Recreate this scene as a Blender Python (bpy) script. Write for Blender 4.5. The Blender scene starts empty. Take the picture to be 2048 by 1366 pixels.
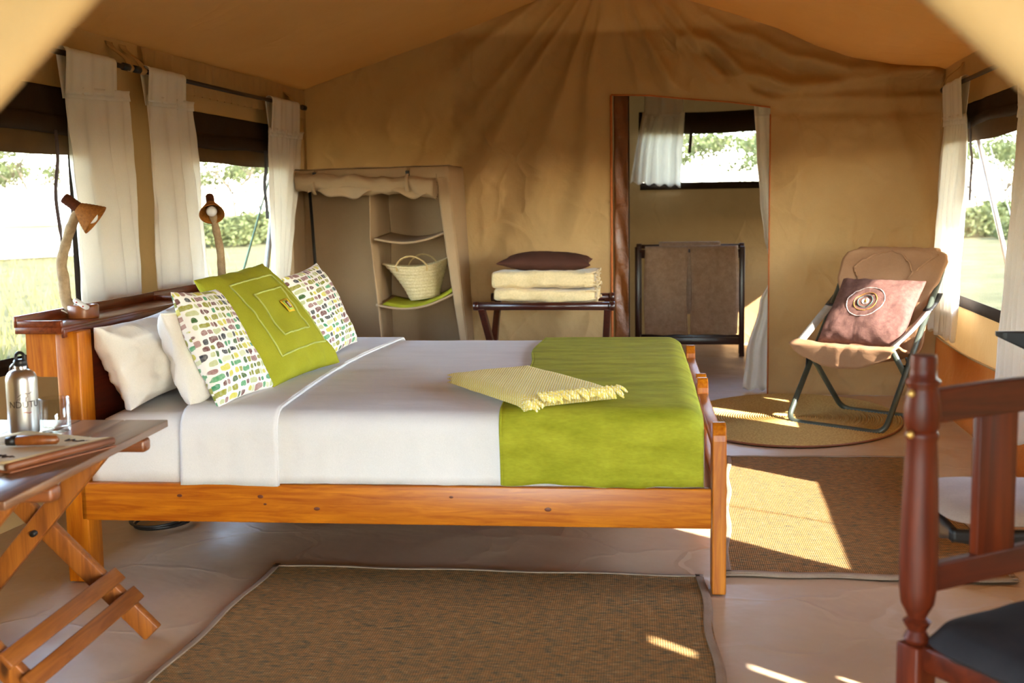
import bpy, bmesh, math, random
from mathutils import Vector, Matrix, noise, Quaternion
R_ = math.radians
PI = math.pi
random.seed(7)
SC = bpy.context.scene
COL = SC.collection

# ------------------------------------------------------------------ camera
PITCH, ROLL, YAW, CAMH = .1153, -.0149, .1696, 1.28
vx = Vector((math.cos(YAW), -math.sin(YAW), 0)); vy = Vector((math.sin(YAW), math.cos(YAW), 0))
def tent(v): return Vector((v.dot(vx), v.dot(vy), v.z))
F0 = Vector((0, math.cos(PITCH), -math.sin(PITCH))); R0 = Vector((1, 0, 0)); U0 = R0.cross(F0)
CR = tent(math.cos(ROLL)*R0 + math.sin(ROLL)*U0); CU = tent(-math.sin(ROLL)*R0 + math.cos(ROLL)*U0); CF = tent(F0)
cd = bpy.data.cameras.new('camera'); cam = bpy.data.objects.new('camera', cd); COL.objects.link(cam)
cam.matrix_world = Matrix(((CR.x, CU.x, -CF.x, 0), (CR.y, CU.y, -CF.y, 0), (CR.z, CU.z, -CF.z, CAMH), (0, 0, 0, 1)))
cd.sensor_width = 36; cd.lens = 2344/2048*36; cd.clip_end = 500; cd.clip_start = .05
cd.dof.use_dof = True; cd.dof.focus_distance = 4.9; cd.dof.aperture_fstop = 3.6
SC.camera = cam
# ------------------------------------------------------------------ world, sun, exposure
SUN_E, SKY_E, EXPO = 25.0, 2.1, .92
SUN_DIR = Vector((-.674, .551, -.491)).normalized()
w = bpy.data.worlds.new('world'); SC.world = w; w.use_nodes = True
wn = w.node_tree.nodes; wl = w.node_tree.links
bg = wn['Background']
sky = wn.new('ShaderNodeTexSky'); sky.sky_type = 'NISHITA'; sky.sun_disc = False
sky.sun_elevation = math.asin(-SUN_DIR.z)
sky.sun_rotation = math.atan2(-SUN_DIR.x, -SUN_DIR.y)
sky.air_density = 1.0; sky.dust_density = .3; sky.ozone_density = 1.0
hs = wn.new('ShaderNodeHueSaturation'); hs.inputs['Saturation'].default_value = .9
wl.new(sky.outputs[0], hs.inputs['Color']); wl.new(hs.outputs[0], bg.inputs[0]); bg.inputs[1].default_value = SKY_E
sl = bpy.data.lights.new('sun', 'SUN'); so = bpy.data.objects.new('sun', sl); COL.objects.link(so)
sl.energy = SUN_E; sl.angle = R_(.6); sl.color = (1, .95, .86)
so.rotation_euler = SUN_DIR.to_track_quat('-Z', 'Y').to_euler(); so.location = (8, -6, 8)
vs = SC.view_settings; vs.view_transform = 'Standard'; vs.look = 'None'; vs.gamma = 1; vs.use_curve_mapping = False
vs.exposure = EXPO
SC.cycles.max_bounces = 11; SC.cycles.diffuse_bounces = 6; SC.cycles.transparent_max_bounces = 24
SC.cycles.transmission_bounces = 8; SC.cycles.caustics_reflective = False; SC.cycles.caustics_refractive = False
SC.cycles.sample_clamp_indirect = 8

# ------------------------------------------------------------------ helpers
def lin(c): return tuple((x/255/12.92 if x/255 <= .04045 else ((x/255+.055)/1.055)**2.4) for x in c)
def L4(c): return (*lin(c), 1)
def lerp(a, b, t): return a+(b-a)*t
def sm(a, b, x):
    t = max(0, min(1, (x-a)/(b-a))); return t*t*(3-2*t)
def nz(x, y, z=0, o=2): return noise.fractal(Vector((x, y, z)), 1.0, 2.0, o)
def interp(t, P):
    if t <= P[0][0]: return P[0][1]
    for (a, b), (c, d) in zip(P, P[1:]):
        if t <= c: return b+(d-b)*(t-a)/(c-a)
    return P[-1][1]
def interps(t, P):
    if t <= P[0][0]: return P[0][1]
    for (a, b), (c, d) in zip(P, P[1:]):
        if t <= c: return b+(d-b)*sm(a, c, t)
    return P[-1][1]

class NT:
    def __init__(s, name):
        s.m = bpy.data.materials.new(name); s.m.use_nodes = True; s.t = s.m.node_tree
        s.b = s.t.nodes['Principled BSDF']; s.out = s.t.nodes['Material Output']
    def n(s, ty, props=None, **ins):
        x = s.t.nodes.new('ShaderNode'+ty)
        for k, v in (props or {}).items(): setattr(x, k, v)
        for k, v in ins.items():
            k = int(k[1:]) if k[0] == '_' else k.replace('_', ' ')
            s.set(x.inputs[k], v)
        return x
    def set(s, sock, v):
        if isinstance(v, bpy.types.NodeSocket): s.t.links.new(v, sock)
        else: sock.default_value = v
    def p(s, **kw):
        for k, v in kw.items(): s.set(s.b.inputs[k.replace('_', ' ')], v)
    def math(s, op, a, b=0, c=0):
        x = s.n('Math', {'operation': op}); s.set(x.inputs[0], a); s.set(x.inputs[1], b); s.set(x.inputs[2], c); return x.outputs[0]
    def mix(s, f, a, b, blend='MIX'):
        x = s.n('Mix', {'data_type': 'RGBA', 'blend_type': blend}); s.set(x.inputs[0], f); s.set(x.inputs[6], a); s.set(x.inputs[7], b); return x.outputs[2]
    def co(s, kind='Object', scale=(1, 1, 1), rot=(0, 0, 0), loc=(0, 0, 0)):
        tc = s.n('TexCoord'); mp = s.n('Mapping', None, Scale=scale, Rotation=rot, Location=loc)
        s.t.links.new(tc.outputs[kind], mp.inputs[0]); return mp.outputs[0]
    def noise(s, v, scale, detail=4, rough=.55, dist=0):
        return s.n('TexNoise', None, Vector=v, Scale=scale, Detail=detail, Roughness=rough, Distortion=dist).outputs[0]
    def ramp(s, f, stops, const=False):
        x = s.n('ValToRGB'); e = x.color_ramp.elements
        if const: x.color_ramp.interpolation = 'CONSTANT'
        while len(e) < len(stops): e.new(.5)
        for el, (p, c) in zip(e, stops): el.position = p; el.color = c if len(c) == 4 else (*c, 1)
        s.set(x.inputs[0], f); return x.outputs[0]
    def bump(s, h, strength=.3, dist=.01, nrm=None):
        x = s.n('Bump', None, Height=h, Strength=strength, Distance=dist)
        if nrm: s.set(x.inputs['Normal'], nrm)
        return x.outputs[0]

def plain(name, c, rough=.6, metal=0, spec=.5, var=.12, vs=30, **kw):
    n = NT(name); v = n.co()
    f = n.noise(v, vs, 3)
    c = lin(c)
    col = n.mix(n.ramp(f, [(.3, (0,)*3), (.7, (1,)*3)]), tuple(x*(1-var) for x in c)+(1,), tuple(min(1, x*(1+var)) for x in c)+(1,))
    n.p(Base_Color=col, Roughness=rough, Metallic=metal, Specular_IOR_Level=spec, **kw)
    return n.m
def fabric(name, c1, c2, vs=6, weave=900, wb=.25, wrk=0, wscale=7, transl=0, tcol=None, rough=.9, sheen=0, spec=.2, kind='Object', stretch=(1, 1, 1), crease=0):
    n = NT(name); v = n.co(kind, stretch)
    f = n.noise(v, vs, 5, .6)
    col = n.mix(n.ramp(f, [(.32, (0,)*3), (.68, (1,)*3)]), L4(c1), L4(c2))
    fine = n.noise(v, weave/3, 2)
    col = n.mix(.18, col, n.ramp(fine, [(.3, (.25,)*3), (.7, (1,)*3)]), 'MULTIPLY')
    h = n.bump(fine, wb, .002)
    if wrk: h = n.bump(n.noise(v, wscale, 4, .55, .6), wrk, .03, h)
    if crease:
        for sc_, rt_ in ((1.7, (.3, .5, .6)), (3.1, (.7, .2, -.5))):
            vd = n.mix(.16, n.co(kind, (1, 1, .75), rt_), n.n('TexNoise', None, Vector=v, Scale=2.2, Detail=3.0).outputs[1])
            e = n.n('TexVoronoi', {'feature': 'DISTANCE_TO_EDGE'}, Vector=vd, Scale=sc_).outputs['Distance']
            pick = n.ramp(n.noise(v, 1.3, 2), [(.42, (0,)*3), (.6, (1,)*3)])
            h = n.bump(n.math('MULTIPLY', n.ramp(e, [(0, (1,)*3), (.05, (.3,)*3), (.12, (0,)*3)]), pick), crease, .02, h)
    n.p(Base_Color=col, Roughness=rough, Specular_IOR_Level=spec, Normal=h)
    if sheen: n.p(Sheen_Weight=sheen, Sheen_Roughness=.4)
    if transl:
        t = n.n('BsdfTranslucent', None, Color=L4(tcol or c2), Normal=h); mx = n.n('MixShader', None, Fac=transl)
        n.t.links.new(n.b.outputs[0], mx.inputs[1]); n.t.links.new(t.outputs[0], mx.inputs[2]); n.t.links.new(mx.outputs[0], n.out.inputs[0])
    return n.m
def wood(name, c1, c2, axis=0, rough=.38, knots=True, gs=52, coat=.18, spec=.5):
    n = NT(name); s = [1, 1, 1]; s[axis] = .07
    v = n.co('Object', s)
    g = n.noise(v, gs, 6, .65, .8)
    big = n.noise(v, gs*.22, 3)
    col = n.mix(n.ramp(g, [(.35, (0,)*3), (.66, (1,)*3)]), L4(c2), L4(c1))
    col = n.mix(n.math('MULTIPLY', big, .45), col, L4(c2))
    if knots:
        s2 = [.45, .12, 1] if axis == 0 else [1, 1, 1]; s2[axis] = .45
        vo = n.n('TexVoronoi', None, Vector=n.co('Object', s2), Scale=7.5, Randomness=1.0)
        k = n.ramp(vo.outputs['Distance'], [(.05, (1,)*3), (.11, (0,)*3)])
        pick = n.math('GREATER_THAN', n.n('SeparateColor', None, Color=vo.outputs['Color']).outputs[0], .55)
        col = n.mix(n.math('MULTIPLY', n.math('MULTIPLY', k, pick), .85), col, (*[x*.16 for x in lin(c2)], 1))
    n.p(Base_Color=col, Roughness=rough, Coat_Weight=coat, Coat_Roughness=.25, Specular_IOR_Level=spec, Normal=n.bump(g, .08, .004))
    return n.m

# ---- mesh helpers
def me_from(name, V, Fc, uv=None, smooth=True):
    m = bpy.data.meshes.new(name); m.from_pydata([tuple(v) for v in V], [], Fc)
    if uv:
        l = m.uv_layers.new(name='UVMap')
        for lp in m.loops: l.data[lp.index].uv = uv[lp.vertex_index]
    for p in m.polygons: p.use_smooth = smooth
    m.update(); return m
def link(name, me, mat, parent=None, loc=None):
    o = bpy.data.objects.new(name, me); COL.objects.link(o)
    if mat: 
        for k in (mat if isinstance(mat, list) else [mat]): me.materials.append(k)
    if parent: o.parent = parent
    if loc: o.location = loc
    return o
def tag(o, label=None, cat=None, group=None, kind=None):
    if label: o['label'] = label
    if cat: o['category'] = cat
    if group: o['group'] = group
    if kind: o['kind'] = kind
    return o
def empty(name, loc=(0, 0, 0), rz=0, label=None, cat=None, group=None, kind=None):
    o = bpy.data.objects.new(name, None); COL.objects.link(o); o.location = loc; o.rotation_euler = (0, 0, rz); o.empty_display_size = .05
    return tag(o, label, cat, group, kind)
class MB:
    def __init__(s): s.V = []; s.F = []; s.uv = []
    def add(s, V, F, uv=None):
        b = len(s.V); s.V += [Vector(v) for v in V]; s.F += [tuple(i+b for i in f) for f in F]
        s.uv += list(uv) if uv else [(0, 0)]*len(V); return s
    def box(s, c, d, rot=None, bev=.004, seg=2):
        bm = bmesh.new(); bmesh.ops.create_cube(bm, size=1)
        for v in bm.verts: v.co = Vector((v.co.x*d[0], v.co.y*d[1], v.co.z*d[2]))
        if bev: bmesh.ops.bevel(bm, geom=list(bm.edges), offset=min(bev, min(d)*.45), segments=seg, profile=.5, affect='EDGES')
        M = Matrix.Translation(Vector(c)) @ (rot.to_4x4() if rot else Matrix())
        bm.verts.index_update(); V = [M @ v.co for v in bm.verts]; F = [tuple(v.index for v in f.verts) for f in bm.faces]; bm.free()
        return s.add(V, F)
    def bar(s, a, b, w_, h_, up=(0, 0, 1), bev=.004, seg=2):
        a = Vector(a); b = Vector(b); x = (b-a).normalized(); u = Vector(up); y = u.cross(x)
        if y.length < 1e-4: y = Vector((0, 1, 0)).cross(x)
        y.normalize(); z = x.cross(y)
        rot = Matrix((x, y, z)).transposed()
        return s.box((a+b)/2, ((b-a).length, w_, h_), rot, bev, seg)
    def tube(s, P, r, seg=10, cap=True, closed=False):
        P = [Vector(p) for p in P]; n = len(P); rr = r if isinstance(r, (list, tuple)) else [r]*n
        T = []
        for i in range(n):
            a = P[(i-1) % n] if (closed or i) else P[0]; b = P[(i+1) % n] if (closed or i < n-1) else P[-1]
            T.append((b-a).normalized())
        nrm = Vector((0, 0, 1)) if abs(T[0].z) < .9 else Vector((1, 0, 0))
        V = []; F = []; uv = []
        for i in range(n):
            nrm = (nrm-T[i]*nrm.dot(T[i])).normalized(); bi = T[i].cross(nrm)
            for k in range(seg):
                a = 2*PI*k/seg; V.append(P[i]+(nrm*math.cos(a)+bi*math.sin(a))*rr[i]); uv.append((i/n, k/seg))
        m = n if closed else n-1
        for i in range(m):
            for k in range(seg):
                j = (i+1) % n; F.append((i*seg+k, i*seg+(k+1) % seg, j*seg+(k+1) % seg, j*seg+k))
        if cap and not closed:
            F.append(tuple(range(seg))[::-1]); F.append(tuple((n-1)*seg+k for k in range(seg)))
        return s.add(V, F, uv)
    def lathe(s, prof, seg=28, M=None, cap=True):
        V = []; F = []; uv = []; n = len(prof)
        for i, (r, z) in enumerate(prof):
            for k in range(seg):
                a = 2*PI*k/seg; V.append(Vector((r*math.cos(a), r*math.sin(a), z))); uv.append((k/seg, i/n))
        for i in range(n-1):
            for k in range(seg): F.append((i*seg+k, i*seg+(k+1) % seg, (i+1)*seg+(k+1) % seg, (i+1)*seg+k))
        if cap:
            if prof[0][0] > 1e-6: F.append(tuple(range(seg))[::-1])
            if prof[-1][0] > 1e-6: F.append(tuple((n-1)*seg+k for k in range(seg)))
        if M: V = [M @ v for v in V]
        return s.add(V, F, uv)
    def sheet(s, fn, nu, nv, flip=False):
        V = []; F = []; uv = []
        for j in range(nv+1):
            for i in range(nu+1): V.append(Vector(fn(i/nu, j/nv))); uv.append((i/nu, j/nv))
        for j in range(nv):
            for i in range(nu):
                f = (j*(nu+1)+i, j*(nu+1)+i+1, (j+1)*(nu+1)+i+1, (j+1)*(nu+1)+i); F.append(f[::-1] if flip else f)
        return s.add(V, F, uv)
    def build(s, name, mat, parent=None, loc=None, smooth=True, thick=0, angle=None):
        me = me_from(name, s.V, s.F, s.uv, smooth); o = link(name, me, mat, parent, loc)
        if smooth and angle: me.set_sharp_from_angle(angle=R_(angle))
        if thick:
            md = o.modifiers.new('s', 'SOLIDIFY'); md.thickness = thick; md.offset = 0
        return o
def crv(P, n=8, closed=False):
    """smooth polyline through P"""
    P = [Vector(p) for p in P]; out = []; m = len(P)
    rng = range(m if closed else m-1)
    for i in rng:
        p0 = P[(i-1) % m] if closed or i else P[0]*2-P[1]; p1 = P[i]; p2 = P[(i+1) % m]
        p3 = P[(i+2) % m] if closed or i < m-2 else P[-1]*2-P[-2]
        for k in range(n):
            t = k/n
            out.append(.5*((2*p1)+(p2-p0)*t+(2*p0-5*p1+4*p2-p3)*t*t+(3*p1-p0-3*p2+p3)*t**3))
    if not closed: out.append(P[-1])
    return out
def fillet(P, r, n=6):
    """polyline with rounded inner corners"""
    P = [Vector(p) for p in P]; out = [P[0]]
    for a, b, c in zip(P, P[1:], P[2:]):
        u = (a-b).normalized(); v_ = (c-b).normalized(); d = min(r, (a-b).length*.45, (c-b).length*.45)
        s0 = b+u*d; s1 = b+v_*d
        for k in range(n+1):
            t = k/n; out.append(s0*(1-t)**2+b*2*t*(1-t)+s1*t*t)
    out.append(P[-1]); return out
def kids(o): return [c for c in o.children]
def copy_tree(o, parent=None):
    c = o.copy(); COL.objects.link(c); c.parent = parent
    for ch in kids(o): copy_tree(ch, c)
    return c
def struct(o): o['kind'] = 'structure'; return o

# ------------------------------------------------------------------ materials
M = {}
def weave_canvas(name, c, transl, tcol, wrk=.25, wscale=5, crease=0):
    return fabric(name, c, tuple(min(255, x+9) for x in c), 2.2, 1500, .12, wrk, wscale, transl, tcol, .85, spec=.25, crease=crease)
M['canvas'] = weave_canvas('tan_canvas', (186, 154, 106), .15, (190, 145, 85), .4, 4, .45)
M['roof'] = weave_canvas('roof_canvas', (188, 158, 108), .34, (212, 176, 120), .2, 2, .18)
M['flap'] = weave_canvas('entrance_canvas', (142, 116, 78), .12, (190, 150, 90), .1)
M['fly'] = weave_canvas('fly_canvas', (196, 168, 124), .24, (215, 180, 130), .1)
M['sidewall'] = weave_canvas('side_wall_canvas', (186, 154, 106), .04, (190, 145, 85))
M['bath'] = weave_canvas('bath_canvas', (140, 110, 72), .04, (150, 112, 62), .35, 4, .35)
M['ward'] = weave_canvas('wardrobe_canvas', (168, 140, 106), .10, (170, 130, 85), .18, 9)
M['darkflap'] = fabric('brown_blind', (52, 38, 26), (62, 46, 30), 4, 800, .2, .2, 8, .12, (80, 55, 30))
M['hem'] = fabric('dark_hem', (46, 36, 28), (56, 44, 34), 8, 900, .2)
M['hem2'] = fabric('blind_hem_net', (92, 70, 44), (104, 80, 52), 8, 900, .2, 0, 7, .2, (140, 105, 60))
M['orange'] = fabric('orange_sod_cloth', (240, 150, 66), (246, 162, 74), 3, 400, .1, .3, 6, .3, (215, 110, 30), .5, spec=.4)
M['pvc'] = fabric('brown_pvc', (120, 70, 32), (135, 80, 38), 5, 400, .1, .5, 9, .15, (150, 80, 30), .35, spec=.5)
M['white'] = fabric('white_cotton', (232, 226, 216), (240, 235, 226), 5, 1600, .08, .06, 6, .3, (250, 240, 222), .9)
M['curtain'] = fabric('curtain_cotton', (240, 238, 234), (248, 246, 242), 4, 1600, .1, .1, 8, .34, (252, 246, 232), .9)
M['sheet'] = fabric('bed_linen', (222, 218, 216), (230, 226, 224), 3, 1600, .08, .14, 5, 0, None, .85, stretch=(1, 2.2, 1))
M['pillow'] = fabric('pillow_cotton', (236, 230, 222), (242, 237, 230), 4, 1600, .08, .35, 6, 0, None, .9)
M['green'] = fabric('green_chenille', (138, 138, 22), (172, 170, 44), 14, 420, .5, .1, 9, 0, None, .85, stretch=(.35, 1, 1))
M['greencush'] = fabric('green_cotton', (150, 148, 34), (162, 160, 42), 6, 1000, .2, .25, 7, 0, None, .9)
M['trim_green'] = plain('pale_green_cord', (176, 180, 96), .9)
M['yellow'] = None
M['brownrib'] = None
M['pine'] = wood('varnished_pine', (206, 124, 18), (156, 76, 6), 0, .4, True, 52, .06, .35)
M['pine_y'] = wood('varnished_pine_y', (206, 124, 18), (156, 76, 6), 1, .4, True, 52, .06, .35)
M['pine_z'] = wood('varnished_pine_z', (208, 126, 18), (158, 78, 6), 2, .4, True, 52, .06, .35)
M['redwood'] = wood('stained_shelf', (140, 66, 28), (84, 32, 14), 1, .28, False)
M['maroon'] = wood('stained_panel', (96, 34, 14), (58, 18, 8), 1, .4, False)
M['mahog_x'] = wood('dark_mahogany_x', (70, 26, 16), (38, 12, 8), 0, .3, False)
M['mahog_z'] = wood('dark_mahogany_z', (74, 28, 16), (40, 13, 8), 2, .3, False)
M['chair_z'] = wood('red_chair_wood_z', (122, 46, 12), (62, 18, 5), 2, .45, False, 16, .0, .3)
M['chair_x'] = wood('red_chair_wood_x', (100, 36, 10), (52, 15, 5), 0, .45, False, 16, .0, .3)
M['table_y'] = wood('table_wood_y', (140, 98, 66), (88, 54, 34), 1, .32, True, 30)
M['table_leg'] = wood('table_leg_wood', (170, 100, 32), (116, 60, 18), 2, .45, True, 40, .05, .35)
M['table_str'] = wood('table_stretcher_wood', (158, 94, 36), (112, 58, 20), 1, .45, False, 40, .05, .3)
M['table_bat'] = wood('table_batten_wood', (150, 84, 38), (98, 52, 22), 0, .42, False, 30)
M['black'] = plain('black_plastic', (24, 23, 24), .45)
M['iron'] = plain('dark_iron', (38, 32, 28), .5, .4)
M['rodm'] = plain('dark_rod', (44, 30, 24), .45)
M['steel'] = plain('green_grey_tube', (78, 84, 74), .35, .35)
M['greyfab'] = fabric('grey_webbing', (176, 168, 156), (188, 180, 168), 20, 700, .3)
M['chairfab'] = fabric('tan_chair_fabric', (158, 118, 86), (168, 128, 94), 5, 900, .15, .3, 7, .08, (170, 120, 80), .7)
M['navy'] = fabric('charcoal_seat_pad', (38, 36, 40), (46, 44, 47), 10, 700, .3)
M['taupe'] = fabric('pale_taupe_pad', (176, 158, 146), (186, 168, 156), 10, 700, .2)
M['towel'] = fabric('brown_towel', (178, 150, 126), (196, 168, 144), 26, 300, .9, .15, 8, 0, None, 1, sheen=.3)
M['cream'] = fabric('cream_fleece', (214, 190, 142), (228, 205, 158), 9, 260, .8, .3, 9, 0, None, 1, sheen=.3)
M['jutebind'] = fabric('rug_binding', (150, 128, 106), (162, 140, 118), 12, 600, .3)
M['rope'] = plain('straw_rope', (196, 166, 110), .9)
M['glass'] = None
# special materials
def m_floor():
    n = NT('groundsheet_pvc'); v = n.co()
    f = n.noise(v, 1.6, 5, .6); col = n.mix(f, L4((178, 150, 118)), L4((202, 174, 140)))
    wr = n.noise(n.co('Object', (1, 1, 1), (0, 0, .5)), 2.2, 4, .5, .25)
    cr = n.n('TexVoronoi', {'feature': 'DISTANCE_TO_EDGE'}, Vector=n.mix(.25, v, n.n('TexNoise', None, Vector=v, Scale=3.0).outputs[1]), Scale=2.3)
    crk = n.ramp(cr.outputs['Distance'], [(0, (1,)*3), (.035, (0,)*3)])
    h = n.bump(wr, .7, .04); h = n.bump(crk, .25, .008, h)
    n.p(Base_Color=col, Roughness=n.ramp(n.noise(v, 5), [(.3, (.34,)*3), (.7, (.52,)*3)]), Specular_IOR_Level=.5, Normal=h)
    return n.m
M['floor'] = m_floor()
def m_rug():
    n = NT('woven_sisal'); v = n.co()
    a = n.noise(n.co('Object', (.12, 1, 1)), 190, 3, .6)
    b = n.noise(n.co('Object', (.45, 1, 1), loc=(3, 5, 0)), 75, 5, .8)
    s = n.math('ADD', n.math('MULTIPLY', a, .45), n.math('MULTIPLY', b, .62))
    col = n.ramp(s, [(.40, lin((76, 84, 70))), (.475, lin((134, 116, 82))), (.53, lin((160, 126, 80))), (.585, lin((188, 130, 72))), (.65, lin((182, 164, 118)))])
    wx = n.n('TexWave', {'bands_direction': 'X'}, Vector=v, Scale=44.0, Distortion=.6, Detail=1.0).outputs[1]
    wy = n.n('TexWave', {'bands_direction': 'Y'}, Vector=v, Scale=30.0, Distortion=.4, Detail=1.0).outputs[1]
    wv = n.math('MULTIPLY', wx, wy)
    col = n.mix(.6, col, n.ramp(wv, [(.0, (.28,)*3), (.5, (1,)*3)]), 'MULTIPLY')
    n.p(Base_Color=col, Roughness=.9, Specular_IOR_Level=.15, Normal=n.bump(wv, .6, .004))
    return n.m
M['rug'] = m_rug()
def m_straw(name, c1, c2, sc=60):
    n = NT(name); v = n.co()
    f = n.noise(v, sc, 5, .7); g = n.noise(v, 4, 3)
    col = n.mix(n.ramp(f, [(.3, (0,)*3), (.7, (1,)*3)]), L4(c1), L4(c2)); col = n.mix(n.math('MULTIPLY', g, .35), col, L4(c1))
    n.p(Base_Color=col, Roughness=.85, Specular_IOR_Level=.2, Normal=n.bump(f, .6, .004)); return n.m
M['jute'] = m_straw('jute_braid', (160, 128, 70), (212, 182, 116), 70)
M['basket'] = m_straw('palm_weave', (186, 166, 120), (226, 210, 168), 90)
M['basketrim'] = m_straw('lamp_weave', (120, 70, 24), (168, 106, 40), 110)
M['lampcap'] = m_straw('lamp_cap_weave', (62, 30, 14), (96, 48, 22), 110)
def m_dabs():
    n = NT('watercolour_dab_print'); tc = n.n('TexCoord')
    dn = n.n('TexNoise', None, Vector=tc.outputs['UV'], Scale=9.0, Detail=2.0)
    sx = n.n('SeparateXYZ', None, Vector=tc.outputs['UV']); nx = n.n('SeparateColor', None, Color=dn.outputs[1])
    U = n.math('ADD', sx.outputs[0], n.math('MULTIPLY', n.math('SUBTRACT', nx.outputs[0], .5), .05))
    Vv = n.math('ADD', sx.outputs[1], n.math('MULTIPLY', n.math('SUBTRACT', nx.outputs[1], .5), .05))
    vr = n.math('MULTIPLY', Vv, 16.0); row = n.math('FLOOR', vr); fv = n.math('SUBTRACT', n.math('FRACT', vr), .5)
    rr = n.n('TexWhiteNoise', {'noise_dimensions': '1D'}, W=row).outputs[0]
    ur = n.math('ADD', n.math('MULTIPLY', U, n.math('ADD', 9.0, n.math('MULTIPLY', rr, 3.0))), n.math('MULTIPLY', rr, 7.3))
    # uneven column widths
    ur = n.math('ADD', ur, n.math('MULTIPLY', n.math('SINE', n.math('MULTIPLY', ur, 2.4)), .26))
    cl = n.math('FLOOR', ur); fu = n.math('SUBTRACT', n.math('FRACT', ur), .5)
    wn_ = n.n('TexWhiteNoise', {'noise_dimensions': '2D'}, Vector=n.n('CombineXYZ', None, X=cl, Y=row).outputs[0])
    rc = n.n('SeparateColor', None, Color=wn_.outputs[1])
    wu = n.math('ADD', .33, n.math('MULTIPLY', rc.outputs[0], .14)); wv = n.math('ADD', .31, n.math('MULTIPLY', rc.outputs[1], .11))
    d = n.math('ADD', n.math('POWER', n.math('ABSOLUTE', n.math('DIVIDE', fu, wu)), 3.2), n.math('POWER', n.math('ABSOLUTE', n.math('DIVIDE', fv, wv)), 3.2))
    mask = n.ramp(d, [(.80, (1,)*3), (1.0, (0,)*3)])
    cols = [(58, 92, 44), (128, 132, 36), (62, 140, 98), (112, 72, 72), (206, 196, 84), (48, 52, 62), (186, 190, 140), (146, 144, 52), (170, 130, 124), (92, 156, 110), (150, 110, 108), (206, 208, 168)]
    pal = n.ramp(wn_.outputs[0], [(i/len(cols), lin(c)) for i, c in enumerate(cols)], True)
    wc = n.noise(tc.outputs['UV'], 34, 4, .6)
    pal = n.mix(n.ramp(wc, [(.38, (.0,)*3), (.8, (.35,)*3)]), pal, L4((232, 228, 214)))
    col = n.mix(mask, L4((236, 230, 222)), pal)
    n.p(Base_Color=col, Roughness=.9, Specular_IOR_Level=.2, Normal=n.bump(n.noise(n.co(), 8, 4), .25, .02)); return n.m
M['dabs'] = m_dabs()
def m_rib(name, c1, c2, sc, axis='X'):
    n = NT(name); v = n.co()
    wv = n.n('TexWave', {'bands_direction': axis}, Vector=v, Scale=sc, Distortion=1.2, Detail=2.0).outputs[1]
    f = n.noise(v, 14, 4)
    col = n.mix(n.math('MULTIPLY', n.math('ADD', wv, f), .5), L4(c1), L4(c2))
    n.p(Base_Color=col, Roughness=.9, Specular_IOR_Level=.2, Normal=n.bump(wv, .4, .004)); return n.m
M['brownrib'] = m_rib('brown_ribbed_cotton', (64, 38, 28), (88, 54, 42), 60, 'Z')
M['mauve'] = fabric('mauve_linen', (92, 63, 56), (112, 80, 70), 40, 500, .4, .25, 9, 0, None, .9)
def m_yellow():
    n = NT('yellow_weave'); v = n.co()
    wx = n.n('TexWave', {'bands_direction': 'X'}, Vector=v, Scale=36.0).outputs[1]; wy = n.n('TexWave', {'bands_direction': 'Y'}, Vector=v, Scale=36.0).outputs[1]
    k = n.math('MULTIPLY', wx, wy)
    col = n.mix(n.ramp(k, [(.1, (0,)*3), (.5, (1,)*3)]), L4((236, 212, 110)), L4((244, 234, 196)))
    n.p(Base_Color=col, Roughness=.9, Specular_IOR_Level=.2, Normal=n.bump(k, .5, .004)); return n.m
M['yellow'] = m_yellow()
def m_glass():
    n = NT('clear_glass'); tr = n.n('BsdfTransparent', None, Color=(.96, .97, .97, 1)); gl = n.n('BsdfGlossy', None, Roughness=.03)
    fr = n.n('LayerWeight', None, Blend=.35); mx = n.n('MixShader', None, Fac=n.math('ADD', .07, n.math('MULTIPLY', n.math('POWER', fr.outputs[1], 2.2), .7)))
    n.t.links.new(tr.outputs[0], mx.inputs[1]); n.t.links.new(gl.outputs[0], mx.inputs[2]); n.t.links.new(mx.outputs[0], n.out.inputs[0]); return n.m
M['glass'] = m_glass()
def m_alu():
    n = NT('brushed_aluminium'); g = n.noise(n.co('Object', (1, 1, .02)), 300, 3)
    n.p(Base_Color=(.72, .71, .70, 1), Metallic=1.0, Roughness=.3, Normal=n.bump(g, .05, .002)); return n.m
M['alu'] = m_alu()
def m_net(name, col, op, sc=420):
    n = NT(name); v = n.co()
    def line(ax):
        s = n.n('SeparateXYZ', None, Vector=v).outputs[ax]
        return n.math('LESS_THAN', n.math('FRACT', n.math('MULTIPLY', s, sc)), op)
    a = n.math('MAXIMUM', line(1 if name != 'insect_net_back' else 0), line(2))
    tr = n.n('BsdfTransparent'); mx = n.n('MixShader', None, Fac=a)
    n.p(Base_Color=L4(col), Roughness=.9, Specular_IOR_Level=.1)
    n.t.links.new(tr.outputs[0], mx.inputs[1]); n.t.links.new(n.b.outputs[0], mx.inputs[2]); n.t.links.new(mx.outputs[0], n.out.inputs[0])
    return n.m
M['net'] = m_net('insect_net', (120, 100, 70), .13)
M['net_b'] = m_net('insect_net_back', (120, 100, 70), .10)
def m_ground():
    n = NT('dry_grass_ground'); v = n.co()
    f = n.noise(v, .9, 6, .7); g = n.noise(v, 9, 6, .75)
    col = n.mix(n.ramp(f, [(.35, (0,)*3), (.65, (1,)*3)]), L4((80, 76, 50)), L4((108, 100, 70)))
    col = n.mix(n.ramp(g, [(.4, (0,)*3), (.75, (.6,)*3)]), col, L4((60, 66, 36)))
    n.p(Base_Color=col, Roughness=1, Specular_IOR_Level=.05, Normal=n.bump(g, .8, .1)); return n.m
M['ground'] = m_ground()
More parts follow.
